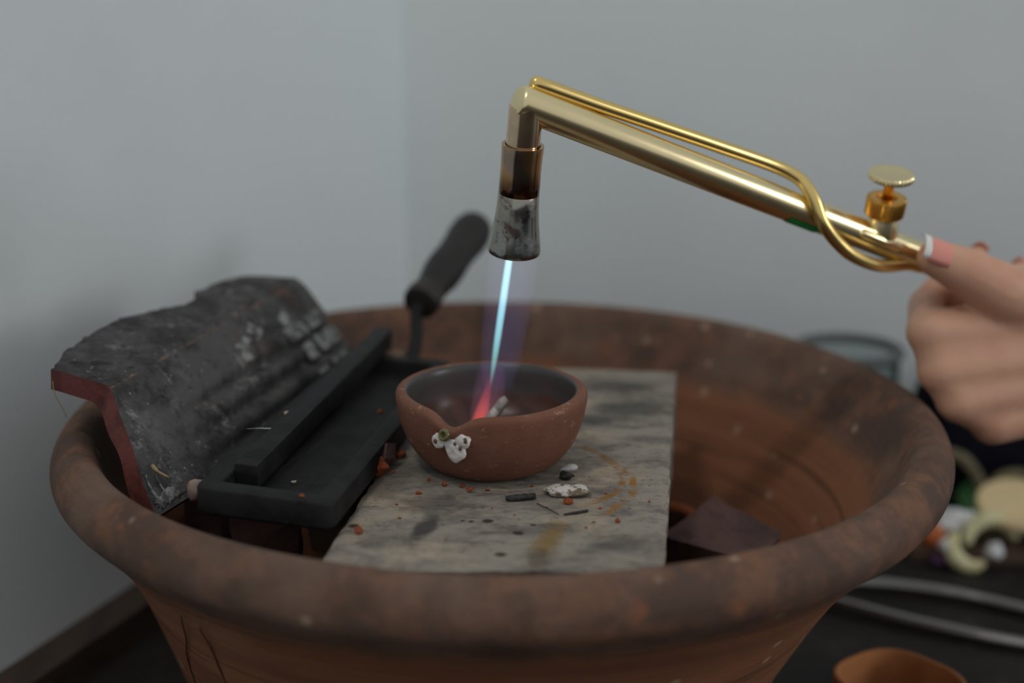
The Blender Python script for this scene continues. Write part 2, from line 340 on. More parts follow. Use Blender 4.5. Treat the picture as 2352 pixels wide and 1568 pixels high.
def rock(c, s, seed, sub=2, rough=.25, R=None, flat=None):
    bm = bmesh.new(); bmesh.ops.create_icosphere(bm, subdivisions=sub, radius=1)
    for v in bm.verts:
        d = v.co.normalized(); k = 1+rough*2*(mnoise.noise(d*1.3+Vector((seed*3.1, seed*1.7, seed)))+.5*mnoise.noise(d*3.1+Vector((seed, 9, seed*2))))
        v.co = d*k
    bmesh.ops.scale(bm, vec=s, verts=bm.verts)
    if R is not None: bmesh.ops.transform(bm, matrix=R.to_4x4(), verts=bm.verts)
    mn = min(v.co.z for v in bm.verts)
    bm.verts.index_update(); V = [v.co+Vector(c)-Vector((0, 0, mn)) for v in bm.verts]; Fc = [[v.index for v in f.verts] for f in bm.faces]; bm.free(); return V, Fc
def chunk(c, s, seed, rz=0, jit=.18, R=None):
    """angular fragment: a bevelled box with displaced corners, standing on c"""
    bm = bmesh.new(); bmesh.ops.create_cube(bm, size=1); rnd = random.Random(seed)
    for v in bm.verts: v.co += Vector((rnd.uniform(-jit, jit), rnd.uniform(-jit, jit), rnd.uniform(-jit, jit)))
    bmesh.ops.subdivide_edges(bm, edges=list(bm.edges), cuts=3, use_grid_fill=True)
    for v in bm.verts: v.co += v.co*.10*mnoise.noise(v.co*3.2+Vector((seed, seed*2, 3)))
    bmesh.ops.scale(bm, vec=s, verts=bm.verts)
    bmesh.ops.transform(bm, matrix=(R if R is not None else Matrix.Rotation(math.radians(rz), 3, 'Z')).to_4x4(), verts=bm.verts)
    mn = min(v.co.z for v in bm.verts); bm.verts.index_update()
    V = [v.co+Vector(c)-Vector((0, 0, mn)) for v in bm.verts]; Fc = [[v.index for v in f.verts] for f in bm.faces]; bm.free(); return V, Fc
def rot(x=0, y=0, z=0): return (Matrix.Rotation(math.radians(z), 3, 'Z') @ Matrix.Rotation(math.radians(y), 3, 'Y') @ Matrix.Rotation(math.radians(x), 3, 'X'))

# ------------------------------------------------------------------ the room
cor = Vector((-7.3, 41, 0)); uL = Vector((-.3584, -.9336, 0)); uB = Vector((.9336, -.3584, 0)); FZ = -75
def wall(name, a, b, out, mat):
    n = Vector(out); V = [a, b, b+n*8, a+n*8]; V = [Vector((p.x, p.y, FZ)) for p in V]+[Vector((p.x, p.y, 190)) for p in V]
    o = put(name, V, [(0, 1, 2, 3), (4, 5, 6, 7), (0, 1, 5, 4), (1, 2, 6, 5), (2, 3, 7, 6), (3, 0, 4, 7)], mat, smooth=False, org=(cor.x, cor.y, 0)); return struct(o)
wall('wall_left', cor, cor+uL*190, -uB, M['wall'])
wall('wall_back', cor, cor+uB*240, -uL, M['wall'])
v, f = box((60, -60, FZ-4), (420, 420, 8)); struct(put('floor', v, f, M['floor'], smooth=False))
# wood strip along the foot of the left wall, on the bench
a = cor+uL*1.0; b = cor+uL*150; n = uB
V = [a, b, b+n*2.05, a+n*2.05]; V = [Vector((p.x, p.y, 0)) for p in V]+[Vector((p.x, p.y, 1.8)) for p in V]
struct(put('trim_1', V, [(3, 2, 1, 0), (4, 5, 6, 7), (0, 1, 5, 4), (1, 2, 6, 5), (2, 3, 7, 6), (3, 0, 4, 7)], M['strip'], smooth=False))
# workbench
wb = empty('workbench', (0, 0, FZ)); tag(wb, 'dark stained wooden workbench carrying the clay basin', 'workbench')
p0 = cor+(uL+uB)*.2; L, W_ = 130, 200
V = [p0, p0+uL*L, p0+uL*L+uB*W_, p0+uB*W_]
def slabpoly(P, z0, z1):
    return [Vector((p.x, p.y, z0)) for p in P]+[Vector((p.x, p.y, z1)) for p in P], [(3, 2, 1, 0), (4, 5, 6, 7), (0, 1, 5, 4), (1, 2, 6, 5), (2, 3, 7, 6), (3, 0, 4, 7)]
v, f = slabpoly(V, -4, 0); put('bench_top', v, f, M['bench'], wb, smooth=False)
for s, t in ((6, 6), (L-6, 6), (L-6, W_-6), (6, W_-6)):
    c = p0+uL*s+uB*t; Q = [c-uL*3-uB*3, c+uL*3-uB*3, c+uL*3+uB*3, c-uL*3+uB*3]
    v, f = slabpoly(Q, FZ, -4); put('leg', v, f, M['bench'], wb, smooth=False)

# ------------------------------------------------------------------ clay basin
BC = Vector((.17, .65, 0))
outer = [(16.63, 13.94), (16.84, 14.69), (17.75, 14.98), (18.2, 14.46), (18.56, 13.8), (18.47, 13.16), (17.72, 12.56), (16.77, 11.39), (15.5, 9.62), (14.2, 7.0), (12.86, 3.7), (11.49, 0)]
outer = [(16.62, 13.95), (16.98, 14.62), (17.5, 14.9), (18.08, 14.62), (18.48, 13.95), (18.42, 13.2), (17.75, 12.45), (16.77, 11.39), (15.5, 9.62), (14.2, 7.0), (12.86, 3.7), (11.7, .5), (11.3, .05)]
inner = [(0, 1.2), (5, 1.2), (9, 1.5), (10.8, 2.6), (12.0, 4.6), (13.3, 7.2), (14.6, 9.8), (15.6, 11.8), (16.25, 13.1)]
def smoothprof(pr, m=4): return [(max(0, q.x), q.y) for q in cr([(r, z, 0) for r, z in pr], m)]
prof = smoothprof(inner+outer, 4)+[(0, .05)]
def basin_fn(r, h, t, i):
    k = r/18.
    wob = .07*mnoise.noise(Vector((math.cos(t)*1.6, math.sin(t)*1.6, h*.12+3)))
    return r*(1+wob*.25), h-.05*h/15*0+(wob*.8*k*(h/15))
V, Fc = lathe(prof, 160, (0, 0, 0), (0, 0, 1), basin_fn)
V = [Vector((p.x+BC.x+.1*(p.z-15), p.y+BC.y, p.z-(.0059*p.x-.0042*p.y)*(p.z/15))) for p in V]
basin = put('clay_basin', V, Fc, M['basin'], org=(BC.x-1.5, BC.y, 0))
tag(basin, 'big round terracotta basin with a thick rolled rim', 'basin')

def on_basin(t, Z):
    Q = outer[5:]
    for (r0, z0), (r1, z1) in zip(Q, Q[1:]):
        if z1 <= Z <= z0: R_ = r0+(r1-r0)*(z0-Z)/(z0-z1); break
    return Vector((R_*math.cos(t)+BC.x+.1*(Z-15), R_*math.sin(t)+BC.y, Z))
for seq in ([(-2.25, 11.2), (-2.28, 10.6), (-2.343, 9.3), (-2.40, 8.2), (-2.45, 7.0), (-2.48, 5.5)], [(-2.20, 11.0), (-2.214, 10.6), (-2.233, 9.7), (-2.243, 8.7), (-2.248, 7.85), (-2.26, 6.2)]):
    v, f = tube(cr([on_basin(*q) for q in seq], 5), .03, 6); put('drip_line', v, f, M['drip'], basin)
# ------------------------------------------------------------------ bricks that carry slab and mould inside the basin
v, f = box((-.6, .2, 4.2), (7.0, 9.0, 5.9), rot(z=-6), .25); o = put('support_brick', v, f, M['firebrick']); tag(o, 'pale firebrick standing under the grey slab inside the basin', 'brick')
v, f = box((.9, -1.8, 9.38), (8.0, 13.0, 4.4), rot(z=-7.8), .25); o = put('support_brick', v, f, M['firebrick']); tag(o, 'firebrick lying directly beneath the grey slab', 'brick')

# ------------------------------------------------------------------ slab
ST = 14.0; th = -7.9
sl = [(-5.66, -14.2), (5.25, -14.75), (8.47, 7.79), (-2.75, 9.2)]
scx, scy = 1.4, -2.7
M['slab'] = slab_mat(scx, scy)
nu, nv = 44, 80; V, Fc = [], []
def slab_pt(i, j, top):
    u, w_ = i/nu, j/nv
    p = Vector(sl[0]).lerp(Vector(sl[1]), u).lerp(Vector(sl[3]).lerp(Vector(sl[2]), u), w_) if False else (Vector(sl[0])*(1-u)+Vector(sl[1])*u)*(1-w_)+(Vector(sl[3])*(1-u)+Vector(sl[2])*u)*w_
    z = ST+.05*mnoise.noise(Vector((p.x*.45, p.y*.45, 2)))+.03*mnoise.noise(Vector((p.x*2, p.y*1.4, 7)))-.03
    e = min(i, nu-i, j, nv-j)
    if e == 0:
        z -= .10+.08*mnoise.noise(Vector((p.x*1.7, p.y*1.7, 1)))
        d = Vector((mnoise.noise(Vector((p.x*1.1, p.y*1.1, 5))), mnoise.noise(Vector((p.x*.7, p.y*.7, 8)))))*.09; p = p+d
    return Vector((p.x, p.y, z)) if top else Vector((scx+(p.x-scx)*(.95 if w_ < .3 else 1.0), scy+(p.y-scy)*.94, ST-2.35))
idx = {}
for top in (1, 0):
    for j in range(nv+1):
        for i in range(nu+1): idx[i, j, top] = len(V); V.append(slab_pt(i, j, top))
for top in (1, 0):
    for j in range(nv):
        for i in range(nu): Fc.append([idx[i, j, top], idx[i+1, j, top], idx[i+1, j+1, top], idx[i, j+1, top]])
for i in range(nu):
    for j in (0, nv): Fc.append([idx[i, j, 1], idx[i+1, j, 1], idx[i+1, j, 0], idx[i, j, 0]])
for j in range(nv):
    for i in (0, nu): Fc.append([idx[i, j, 1], idx[i, j+1, 1], idx[i, j+1, 0], idx[i, j, 0]])
slab = put('soldering_slab', V, Fc, M['slab'], org=(scx, scy, ST-2.35), sharp=50)
tag(slab, 'rectangular grey fired slab with scorch marks lying in the basin', 'slab')

# ------------------------------------------------------------------ crucible
CC = Vector((-.28, -4.95, ST-.02))
cro = [(0, .02), (1.2, .0), (2.0, .04), (2.42, .18), (2.86, .58), (3.24, 1.15), (3.5, 1.85), (3.64, 2.5), (3.66, 2.88), (3.56, 3.05)]
crr = [(3.4, 3.1), (3.24, 3.02)]
cri = [(3.17, 2.75), (3.14, 2.1), (2.95, 1.5), (2.55, 1.0), (1.9, .66), (1.0, .52), (0, .5)]
prof = smoothprof(cro+crr+cri, 4)
sp = math.radians(-113)
def dang(t): return (t-sp+math.pi) % (2*math.pi)-math.pi
def cruc_fn(r, h, t, i):
    d = dang(t); g = math.exp(-(d/.17)**2); g2 = math.exp(-(d/.42)**2)
    hf = max(0, (h-1.4)/1.7); wide = math.exp(-((d-.75)/.7)**2)
    hh = h-(.42*g+.10*g2+.12*wide)*hf**1.3
    rr = r+(.10*g+.04*g2)*hf
    nz = mnoise.noise(Vector((math.cos(t)*2, math.sin(t)*2, h*1.4)))
    return rr*(1+.008*nz), hh+.03*nz*min(1, h)
V, Fc = lathe(prof, 120, CC, (0, 0, 1), cruc_fn)
nrow = len(prof)-1; split = (len(cro)+len(crr)-1)*4-2
cru = put('crucible', V, Fc, [M['cruc'], M['glaze']], org=tuple(CC))
me = cru.data
# faces whose lathe row lies inside the lip are glazed
row_of = []
for r in range(nrow): row_of += [r]*120
me.polygons.foreach_set('material_index', [1 if row_of[k] >= split else 0 for k in range(len(me.polygons))])
tag(cru, 'small terracotta melting bowl with a pouring lip and glazed grey inside', 'crucible')
def cpt(ang, r, z): return CC+Vector((math.cos(sp+ang)*r, math.sin(sp+ang)*r, z))
def blob(c, s, seed, R=None, sub=3, rough=.12):
    v, f = rock((0, 0, 0), s, seed, sub, rough, R); z0 = sum(p.z for p in v)/len(v); return [p+Vector(c)-Vector((0, 0, z0)) for p in v], f
nrm = cpt(0, 1, 0)-CC; ry = math.degrees(sp)+90
R1 = Matrix.Rotation(math.radians(ry), 3, 'Z')
v, f = blob(cpt(.05, 3.62, 1.78), (.37, .15, .50), 3, R1 @ rot(y=-22)); o = put('flux_crust', v, f, M['flux'], cru); o['label'] = 'white bubbly flux crust under the lip'
v, f = blob(cpt(.13, 3.68, 2.12), (.30, .13, .26), 5, R1); put('flux_crust', v, f, M['flux'], cru)
v, f = blob(cpt(-.13, 3.64, 2.02), (.25, .13, .33), 8, R1 @ rot(y=14)); put('flux_crust', v, f, M['flux'], cru)
# green glassy bead with a hollow mouth
q = cpt(-.045, 3.74, 2.30); ax = (nrm+Vector((-.15, 0, .25))).normalized()
v, f = lathe([(0, -.2), (.16, -.16), (.24, -.03), (.235, .08), (.19, .16), (.13, .17), (.1, .12), (.085, .02), (0, -.02)], 24, q, ax); o = put('flux_bead', v, f, M['flux_green'], cru); o['label'] = 'hollow green glassy bead at the lip'
for an, rr, z, s in ((.06, 3.77, 2.02, .06), (.165, 3.80, 2.18, .10), (.115, 3.78, 1.86, .07), (-.15, 3.77, 2.0, .08)):
    v, f = blob(cpt(an, rr, z), (s, .035, s*1.2), int(an*100)+20, R1, 2, .1); put('flux_pit', v, f, M['pit'], cru)
# grey stub lying in the bowl
a_, b_ = Vector((-1.07, -4.84, ST+.70)), Vector((.26, -3.4, ST+2.1))
P = [a_.lerp(b_, t) for t in (0, .25, .5, .75, .93, 1)]
v, f = tube(P, [.2, .24, .23, .22, .2, .12], 14, True); v = [p+Vector((mnoise.noise(p*4), mnoise.noise(p*4+Vector((5, 5, 5))), mnoise.noise(p*4+Vector((9, 1, 3)))))*.05 for p in v]
o = put('stirring_stub', v, f, M['stub']); tag(o, 'pale grey broken rod stub leaning inside the crucible', 'rod')

# ------------------------------------------------------------------ flame
def flame_mat(name, c0, c1, s0, s1, p0, p1, z0, z1, radial=None):
    m = D.materials.new(name); m.use_nodes = True; nt = m.node_tree; nt.nodes.clear()
    out = nt.nodes.new('ShaderNodeOutputMaterial'); em = nt.nodes.new('ShaderNodeEmission')
    tc = nt.nodes.new('ShaderNodeTexCoord'); sx = nt.nodes.new('ShaderNodeSeparateXYZ'); nt.links.new(tc.outputs['Object'], sx.inputs[0])
    mr = nt.nodes.new('ShaderNodeMapRange'); mr.inputs['From Min'].default_value = z0*S; mr.inputs['From Max'].default_value = z1*S; nt.links.new(sx.outputs[2], mr.inputs['Value'])
    cp = nt.nodes.new('ShaderNodeValToRGB'); cp.color_ramp.elements[0].position = p0; cp.color_ramp.elements[1].position = p1
    cp.color_ramp.elements[0].color = c0; cp.color_ramp.elements[1].color = c1; nt.links.new(mr.outputs[0], cp.inputs[0])
    st = nt.nodes.new('ShaderNodeMapRange'); st.inputs['From Min'].default_value = z0*S; st.inputs['From Max'].default_value = z1*S
    st.inputs['To Min'].default_value = s0; st.inputs['To Max'].default_value = s1; nt.links.new(sx.outputs[2], st.inputs['Value'])
    nt.links.new(cp.outputs[0], em.inputs['Color']); nt.links.new(st.outputs[0], em.inputs['Strength']); nt.links.new(em.outputs[0], out.inputs['Volume'])
    return m
F0 = Vector((.42, -4.02, 22.0)); F1 = Vector((-.36, -3.08, 16.45)); F2 = Vector((-.86, -2.85, 14.75))
fl = empty('torch_flame', tuple(F1)); tag(fl, 'blue gas flame jet shooting down into the crucible', 'flame')
def along(p, q, ts): return [p.lerp(q, t) for t in ts]
ts = [0, .15, .3, .45, .6, .72, .82, .9, .96, 1.0]
core_r = [.155, .165, .168, .166, .158, .142, .115, .08, .045, .012]
ov = tube(along(F0, F1, ts), core_r, 20); iv = tube(along(F0+(F1-F0)*.004, F1, [t*.94 for t in ts]), [r*.74 for r in core_r], 20)
M['core'] = flame_mat('flame_core', (.22, .72, .66, 1), (.35, .72, 1, 1), 90, 190, .1, .9, 0, 5.5)
M['core_in'] = flame_mat('flame_inner', (.30, .80, .80, 1), (.50, .80, 1, 1), 60, 150, .1, .9, 0, 5.5)
fc_ = put('flame_core', *ov, M['core'], fl); put('flame_inner_cone', *iv, M['core_in'], fc_)
M['env'] = flame_mat('flame_veil', (.42, .32, .95, 1), (.52, .52, 1, 1), 2.0, 2.7, 0, 1, -1.5, 5.5)
ev = tube(along(F0+Vector((.14, .05, -.1)), F1+Vector((.28, 0, .1)), [0, .2, .4, .6, .8, 1]), [.98, .96, .92, .88, .82, .6], 28)
put('flame_veil', *ev, M['env'], fl)
M['plume'] = flame_mat('flame_plume', (1, .10, .06, 1), (.9, .10, .22, 1), 62, 10, 0, 1, -1.6, 1.2)
pv = tube(along(F1+Vector((.09, -.1, .7)), F2, [0, .2, .4, .6, .8, 1]), [.03, .10, .17, .24, .30, .34], 20)
put('flame_plume', *pv, M['plume'], fl)
M['plume2'] = flame_mat('flame_plume_haze', (.75, .2, .25, 1), (.55, .3, .8, 1), 7, 3, 0, 1, -1.6, 1.2)
pv = tube(along(F1+Vector((.1, 0, .9)), F2+Vector((.25, 0, 0)), [0, .25, .5, .75, 1]), [.5, .62, .66, .66, .6], 24)
put('flame_plume_haze', *pv, M['plume2'], fl)

# ------------------------------------------------------------------ torch
E0 = Vector((1.02, -5.0, 27.69)); E1 = Vector((17.96, 2.23, 20.72)); dm = (E1-E0).normalized()
NB = Vector((.57, -3.92, 22.08)); dn = (NB-E0).normalized()
torch = empty('gas_torch', tuple(NB)); tag(torch, 'polished brass gas torch with a bent neck, valve knob and heat-tinted nozzle', 'torch')
RT = .635
Lm = (Vector((22.3, 3.2, 19.0))-E0).length
v, f = lathe([(0, -.50), (.22, -.49), (.42, -.45), (.55, -.38), (.61, -.30), (RT, -.2), (RT, Lm*.5), (RT, Lm), (0, Lm)], 48, E0, dm); put('main_tube', v, f, M['brass'], torch, sharp=40)
v, f = lathe([(0, .1), (RT*.99, .1), (RT, 1.0), (RT, 1.9), (0, 1.9)], 48, E0, dn); put('neck_tube', v, f, M['brass_dull'], torch, sharp=40)
def nz(prof, mat, name, base):
    v, f = lathe(prof, 48, base, -dn); return put(name, v, f, mat, torch, org=tuple(base), sharp=40)
Ln = (NB-E0).length
# heights measured upward from the mouth of the nozzle
nb = NB
nz([(0, 2.34), (.75, 2.34), (.765, 2.36), (.765, 2.7), (.755, 3.2), (.77, 3.85), (.785, 4.16), (.78, 4.21), (.66, 4.21), (.64, 4.12), (0, 4.05)], M['tint_upper'], 'nozzle_sleeve', NB)
nz([(0, 1.6), (.5, 1.5), (.72, .5), (.9, .04), (.93, 0), (.985, .02), (1.0, .1), (.99, .25), (.93, .7), (.85, 1.25), (.79, 1.85), (.768, 2.34), (.73, 2.4), (0, 2.4)], M['tint_lower'], 'nozzle_bell', NB)
# put sleeve material origin: gradient in local z below the sleeve origin (mouth) is positive, so shift handled by org
# gas tube along the top
thin = [(1.39, -4.8, 28.4), (3.56, -3.86, 27.59), (5.48, -3.01, 26.91), (8.34, -1.74, 25.89), (10.9, -.62, 24.95), (11.94, -.46, 24.45), (12.34, -.63, 24.04), (12.63, -.78, 23.53), (12.9, -.86, 22.83), (13.24, -.77, 22.33), (13.69, -.57, 21.83), (14.33, -.28, 21.29), (15.25, .28, 20.82), (16.18, .89, 20.55), (17.36, 1.67, 20.47), (18.05, 2.2, 20.25)]
v, f = tube(cr(thin, 5), .27, 16, True, True); put('gas_tube', v, f, M['brass_gold'], torch)
# solder bead that holds the gas tube
bd = [E0+dm*t+Vector((0, -.33, .56))-Vector((0, .0, .0)) for t in (.55, .9, 1.3, 1.8)]
v, f = tube(cr(bd, 4), .07, 8, True, True); put('solder_bead', v, f, M['brass_deep'], torch)
# rib on the valve body
rb = [E0+dm*t+Vector((-.05, -.52, .33)) for t in (14.1, 14.8, 15.5)]
v, f = tube(rb, .1, 8, True, True); put('body_rib', v, f, M['brass_deep'], torch)
rb = [E0+dm*t+Vector((-.02, -.30, .50)) for t in (17.0, 18.2)]
v, f = tube(rb, .13, 8, True, True); put('body_rib', v, f, M['brass_deep'], torch)
rb = [E0+dm*t+Vector((-.02, -.62, .08)) for t in (16.2, 17.2, 18.2)]
v, f = tube(rb, .22, 10, True, True); put('body_rib', v, f, M['brass'], torch)
# valve
v0 = Vector((15.95, 1.3, 21.75)); va = (Vector((15.88, .55, 24.4))-v0).normalized(); va = (va+Vector((.05, 0, 0))).normalized()
def gear(prof, n, teeth, depth):
    return lathe(prof, n, v0, va, lambda r, h, t, i: (r*(1-depth*(.5+.5*math.cos(teeth*t))), h))
v, f = lathe([(0, .0), (.72, .1), (.7, .45), (.6, .8), (.58, .95), (0, .95)], 36, v0, va); put('valve_seat', v, f, M['brass'], torch, sharp=40)
v, f = gear([(0, .95), (.72, .95), (.80, 1.02), (.82, 1.7), (.78, 1.78)], 160, 40, .05); v2, f2 = lathe([(.74, 1.78), (.42, 1.78), (.36, 1.6), (0, 1.55)], 48, v0, va)
put('valve_collar', *join((v, f), (v2, f2)), M['brass_deep'], torch, sharp=40)
v, f = lathe([(0, 1.5), (.21, 1.5), (.21, 2.35), (.3, 2.5), (0, 2.5)], 24, v0, va); put('valve_stem', v, f, M['brass_deep'], torch, sharp=40)
v, f = lathe([(0, 2.42), (.3, 2.42), (.6, 2.52), (.86, 2.58)], 48, v0, va)
v1, f1 = gear([(.86, 2.58), (.93, 2.64), (.93, 2.8), (.88, 2.86)], 144, 36, .04); v2, f2 = lathe([(.88, 2.86), (.76, 2.88), (.6, 2.84), (.3, 2.83), (0, 2.84)], 48, v0, va)
knob = put('valve_knob', *join((v, f), (v1, f1), (v2, f2)), M['brass'], torch, sharp=40)
# green tape mark under the tube
t0 = 12.35; P = [E0+dm*(t0+k*.2) for k in range(9)]; a, b, c = frame(dm); V, Fc = [], []
dwn = (Vector((0, 0, -1))-dm*Vector((0, 0, -1)).dot(dm)).normalized(); sid = dm.cross(dwn)
if sid.y > 0: sid = -sid
for th_ in range(7):
    an = math.radians(-8+th_*9)
    for p in P: V.append(p+(dwn*math.cos(an)+sid*math.sin(an))*(RT+.03))
for i in range(6):
    for k in range(8): Fc.append([i*9+k, i*9+k+1, (i+1)*9+k+1, (i+1)*9+k])
put('tape_mark', V, Fc, M['green_tape'], torch)

# ------------------------------------------------------------------ hand
J = dict(wr=(28.88, 3.18, 16.27), fore=(38.5, 5.2, 13.3), iM=(18.30, 1.05, 17.65), iP=(19.24, 4.61, 18.01), iD=(20.72, 5.58, 19.31), iT=(21.40, 4.78, 20.22),
         mM=(18.76, .62, 16.05), mP=(20.52, 4.68, 15.94), mD=(22.41, 5.97, 17.68), mT=(23.63, 5.40, 19.41),
         rM=(19.57, .43, 14.74), rP=(21.61, 4.30, 14.50), rD=(23.63, 5.51, 15.93), rT=(24.62, 4.90, 17.53),
         pM=(21.29, .78, 13.72), pP=(23.03, 3.82, 13.50), pD=(24.67, 4.71, 14.48), pT=(25.61, 4.44, 15.80),
         tC=(24.86, 2.47, 18.51), tM=(21.29, 1.04, 19.37), tI=(19.40, .80, 20.40), tT=(18.10, .65, 20.95))
J = {k: Vector(q) for k, q in J.items()}
bmh = bmesh.new()
def limb(p, q, r0, r1, sq=None):
    L_ = (q-p).length; n_ = max(2, int(L_/(.42*min(r0, r1)))+1)
    for i in range(n_+1):
        t = i/n_; r = r0*(1-t)+r1*t
        bmesh.ops.create_icosphere(bmh, subdivisions=2, radius=r, matrix=Matrix.Translation(p.lerp(q, t)))
limb(J['iM'], J['iP'], .98, .82); limb(J['iP'], J['iD'], .80, .68); limb(J['iD'], J['iT'], .66, .54)
limb(J['mM'], J['mP'], 1.0, .84); limb(J['mP'], J['mD'], .80, .68); limb(J['mD'], J['mT'], .66, .54)
limb(J['rM'], J['rP'], .95, .78); limb(J['rP'], J['rD'], .75, .64); limb(J['rD'], J['rT'], .62, .52)
limb(J['pM'], J['pP'], .95, .72); limb(J['pP'], J['pD'], .68, .58); limb(J['pD'], J['pT'], .56, .48)
limb(J['tT'], J['tI'], .80, 1.05); limb(J['tI'], J['tM'], 1.05, 1.3); limb(J['tM'], J['tC'], 1.3, 1.65)
limb(J['tT']+Vector((-.05, 0, .02)), J['tT'], .74, .8)
w1, w2, w3, w4 = [J['wr']+Vector(q) for q in ((-1, -.3, 1.5), (-.8, -.6, .6), (-.6, -.5, -.4), (-.4, 0, -1.3))]
limb(J['iM'], w1, 1.05, 1.5); limb(J['mM'], w2, 1.05, 1.6); limb(J['rM'], w3, 1.0, 1.6); limb(J['pM'], w4, 1.08, 1.5); limb(J['tC'], w1, 1.6, 1.7)
limb(J['iM'].lerp(w1, .32), J['tM'].lerp(J['tC'], .5), .9, 1.1)             # web of the thumb
limb(J['iM'], J['mM'], .88, .88); limb(J['mM'], J['rM'], .86, .86); limb(J['rM'], J['pM'], .84, .84); 
for k_ in (.25, .5, .75):
    for (a1, b1_), (a2, b2_) in (((J['iM'], w1), (J['mM'], w2)), ((J['mM'], w2), (J['rM'], w3)), ((J['rM'], w3), (J['pM'], w4))):
        limb(a1.lerp(a2, k_), b1_.lerp(b2_, k_), .9, 1.55)
for t_ in (.27, .36, .46, .56, .68, .8, .95):
    limb(J['iM'].lerp(w1, t_+.06), J['tM'].lerp(J['tC'], t_), .95+.4*t_, 1.15+.3*t_)
limb(Vector((20.5, 5.3, 17.9)), Vector((21.7, 5.1, 17.8)), .9, .95)
for t_ in (.12, .24, .36, .48, .6, .72, .85):
    q1, q2, q3, q4 = [J[a_].lerp(b_, t_) for a_, b_ in (('iM', w1), ('mM', w2), ('rM', w3), ('pM', w4))]
    rr_ = .95+.45*t_
    limb(q1, q2, rr_, rr_); limb(q2, q3, rr_, rr_); limb(q3, q4, rr_, rr_)
limb(J['wr']+Vector((-1, -.2, 1.1)), J['fore']+Vector((0, 0, .8)), 1.75, 2.3); limb(J['wr']+Vector((-.6, -.1, -.7)), J['fore']+Vector((0, 0, -.8)), 1.75, 2.3)
hm = D.meshes.new('hand_raw'); bmesh.ops.scale(bmh, vec=(S, S, S), verts=bmh.verts); bmh.to_mesh(hm); bmh.free()
tmp = D.objects.new('hand_raw', hm); COL.objects.link(tmp)
md = tmp.modifiers.new('r', 'REMESH'); md.mode = 'VOXEL'; md.voxel_size = .0011
ms = tmp.modifiers.new('s', 'SMOOTH'); ms.factor = .5; ms.iterations = 34
dg = bpy.context.evaluated_depsgraph_get(); ev_ = tmp.evaluated_get(dg); em_ = ev_.to_mesh()
HV = [v.co/S for v in em_.vertices]; HF = [list(p.vertices) for p in em_.polygons]
ev_.to_mesh_clear(); D.objects.remove(tmp); D.meshes.remove(hm)
hand = put('hand', HV, HF, M['skin'], org=tuple(J['wr']))
tag(hand, 'bare hand with a pink polished thumbnail gripping the brass torch', 'hand')
def nail(p, q, up, r, w_ang, l0, l1, name, mat, n=10, m=8, lift=.015, curve=.25, par=None):
    """curved nail plate around the finger axis p->q (q = tip); up = direction the nail faces"""
    ax = (q-p).normalized(); u = (Vector(up)-ax*Vector(up).dot(ax)).normalized(); s = ax.cross(u); V, Fc = [], []
    for lay in (0, 1):
        for i in range(n+1):
            t = i/n; ll = l0+(l1-l0)*t
            for k in range(m+1):
                a_ = math.radians(w_ang)*(2*k/m-1); wfac = 1-(.25*(1-t)**2)
                a2 = a_*wfac; rr = (r+lift-.05*lay)*(1-curve*max(0, ll)*.35)
                V.append(q+ax*(ll-.08*(1-math.cos(a_))*2)+(u*math.cos(a2)+s*math.sin(a2))*rr)
    N = (n+1)*(m+1)
    for lay in (0, 1):
        for i in range(n):
            for k in range(m): Fc.append([lay*N+i*(m+1)+k, lay*N+i*(m+1)+k+1, lay*N+(i+1)*(m+1)+k+1, lay*N+(i+1)*(m+1)+k])
    ring_ = [k for k in range(m+1)]+[(i)*(m+1)+m for i in range(1, n+1)]+[n*(m+1)+k for k in range(m-1, -1, -1)]+[i*(m+1) for i in range(n-1, 0, -1)]
    for i in range(len(ring_)): a_, b_ = ring_[i], ring_[(i+1) % len(ring_)]; Fc.append([a_, b_, b_+N, a_+N])
    return put(name, V, Fc, mat, par or hand)
upn = Vector((-.1, -.6, .8))
tn = nail(J['tI'], J['tT'], upn, .80, 66, -.85, .66, 'thumb_nail', M['nail'])
o = nail(J['tI'], J['tT'], upn, .80, 64, .64, .93, 'nail_tip', M['nail_tip'], 4, 8, .02, .25, tn); o['label'] = 'white free edge of the thumbnail'
nail(J['iD'], J['iT'], (.5, .3, .9), .50, 50, -.3, .5, 'finger_nail', M['nail_bare'])
nail(J['mD'], J['mT'], (.3, .3, .9), .50, 50, -.3, .5, 'finger_nail', M['nail_bare'])

# ------------------------------------------------------------------ ingot mould
TO = Vector((-10.35, -10.9, 15.32)); ex = Vector((.981, -.185, -.06)).normalized(); ey = Vector((.19, .981, .012)); ey = (ey-ex*ey.dot(ex)).normalized(); ez = ex.cross(ey).normalized()
TW, TL, TH, TR = 5.0, 17.2, 1.02, .76
def T(x_, y_, z_): return TO+ex*x_+ey*y_+ez*z_
mould = empty('ingot_mould', tuple(T(TW/2, TL/2, -TH))); tag(mould, 'black cast iron ingot mould tray with a loose bar channel and long handle', 'mould')
def rrect(x0, y0, x1, y1, r, n=4):
    P = []
    for cx, cy, a0 in ((x1-r, y0+r, -90), (x1-r, y1-r, 0), (x0+r, y1-r, 90), (x0+r, y0+r, 180)):
        for k in range(n+1): a_ = math.radians(a0+90*k/n); P.append((cx+r*math.cos(a_), cy+r*math.sin(a_)))
    return P
def rings(rs):
    V, Fc = [], []; n_ = len(rs[0][0])
    for P, z_ in rs: V += [T(p[0], p[1], z_) for p in P]
    for i in range(len(rs)-1):
        for k in range(n_): Fc.append([i*n_+k, i*n_+(k+1) % n_, (i+1)*n_+(k+1) % n_, (i+1)*n_+k])
    Fc.append(list(range(n_))); Fc.append([(len(rs)-1)*n_+k for k in range(n_)]); return V, Fc
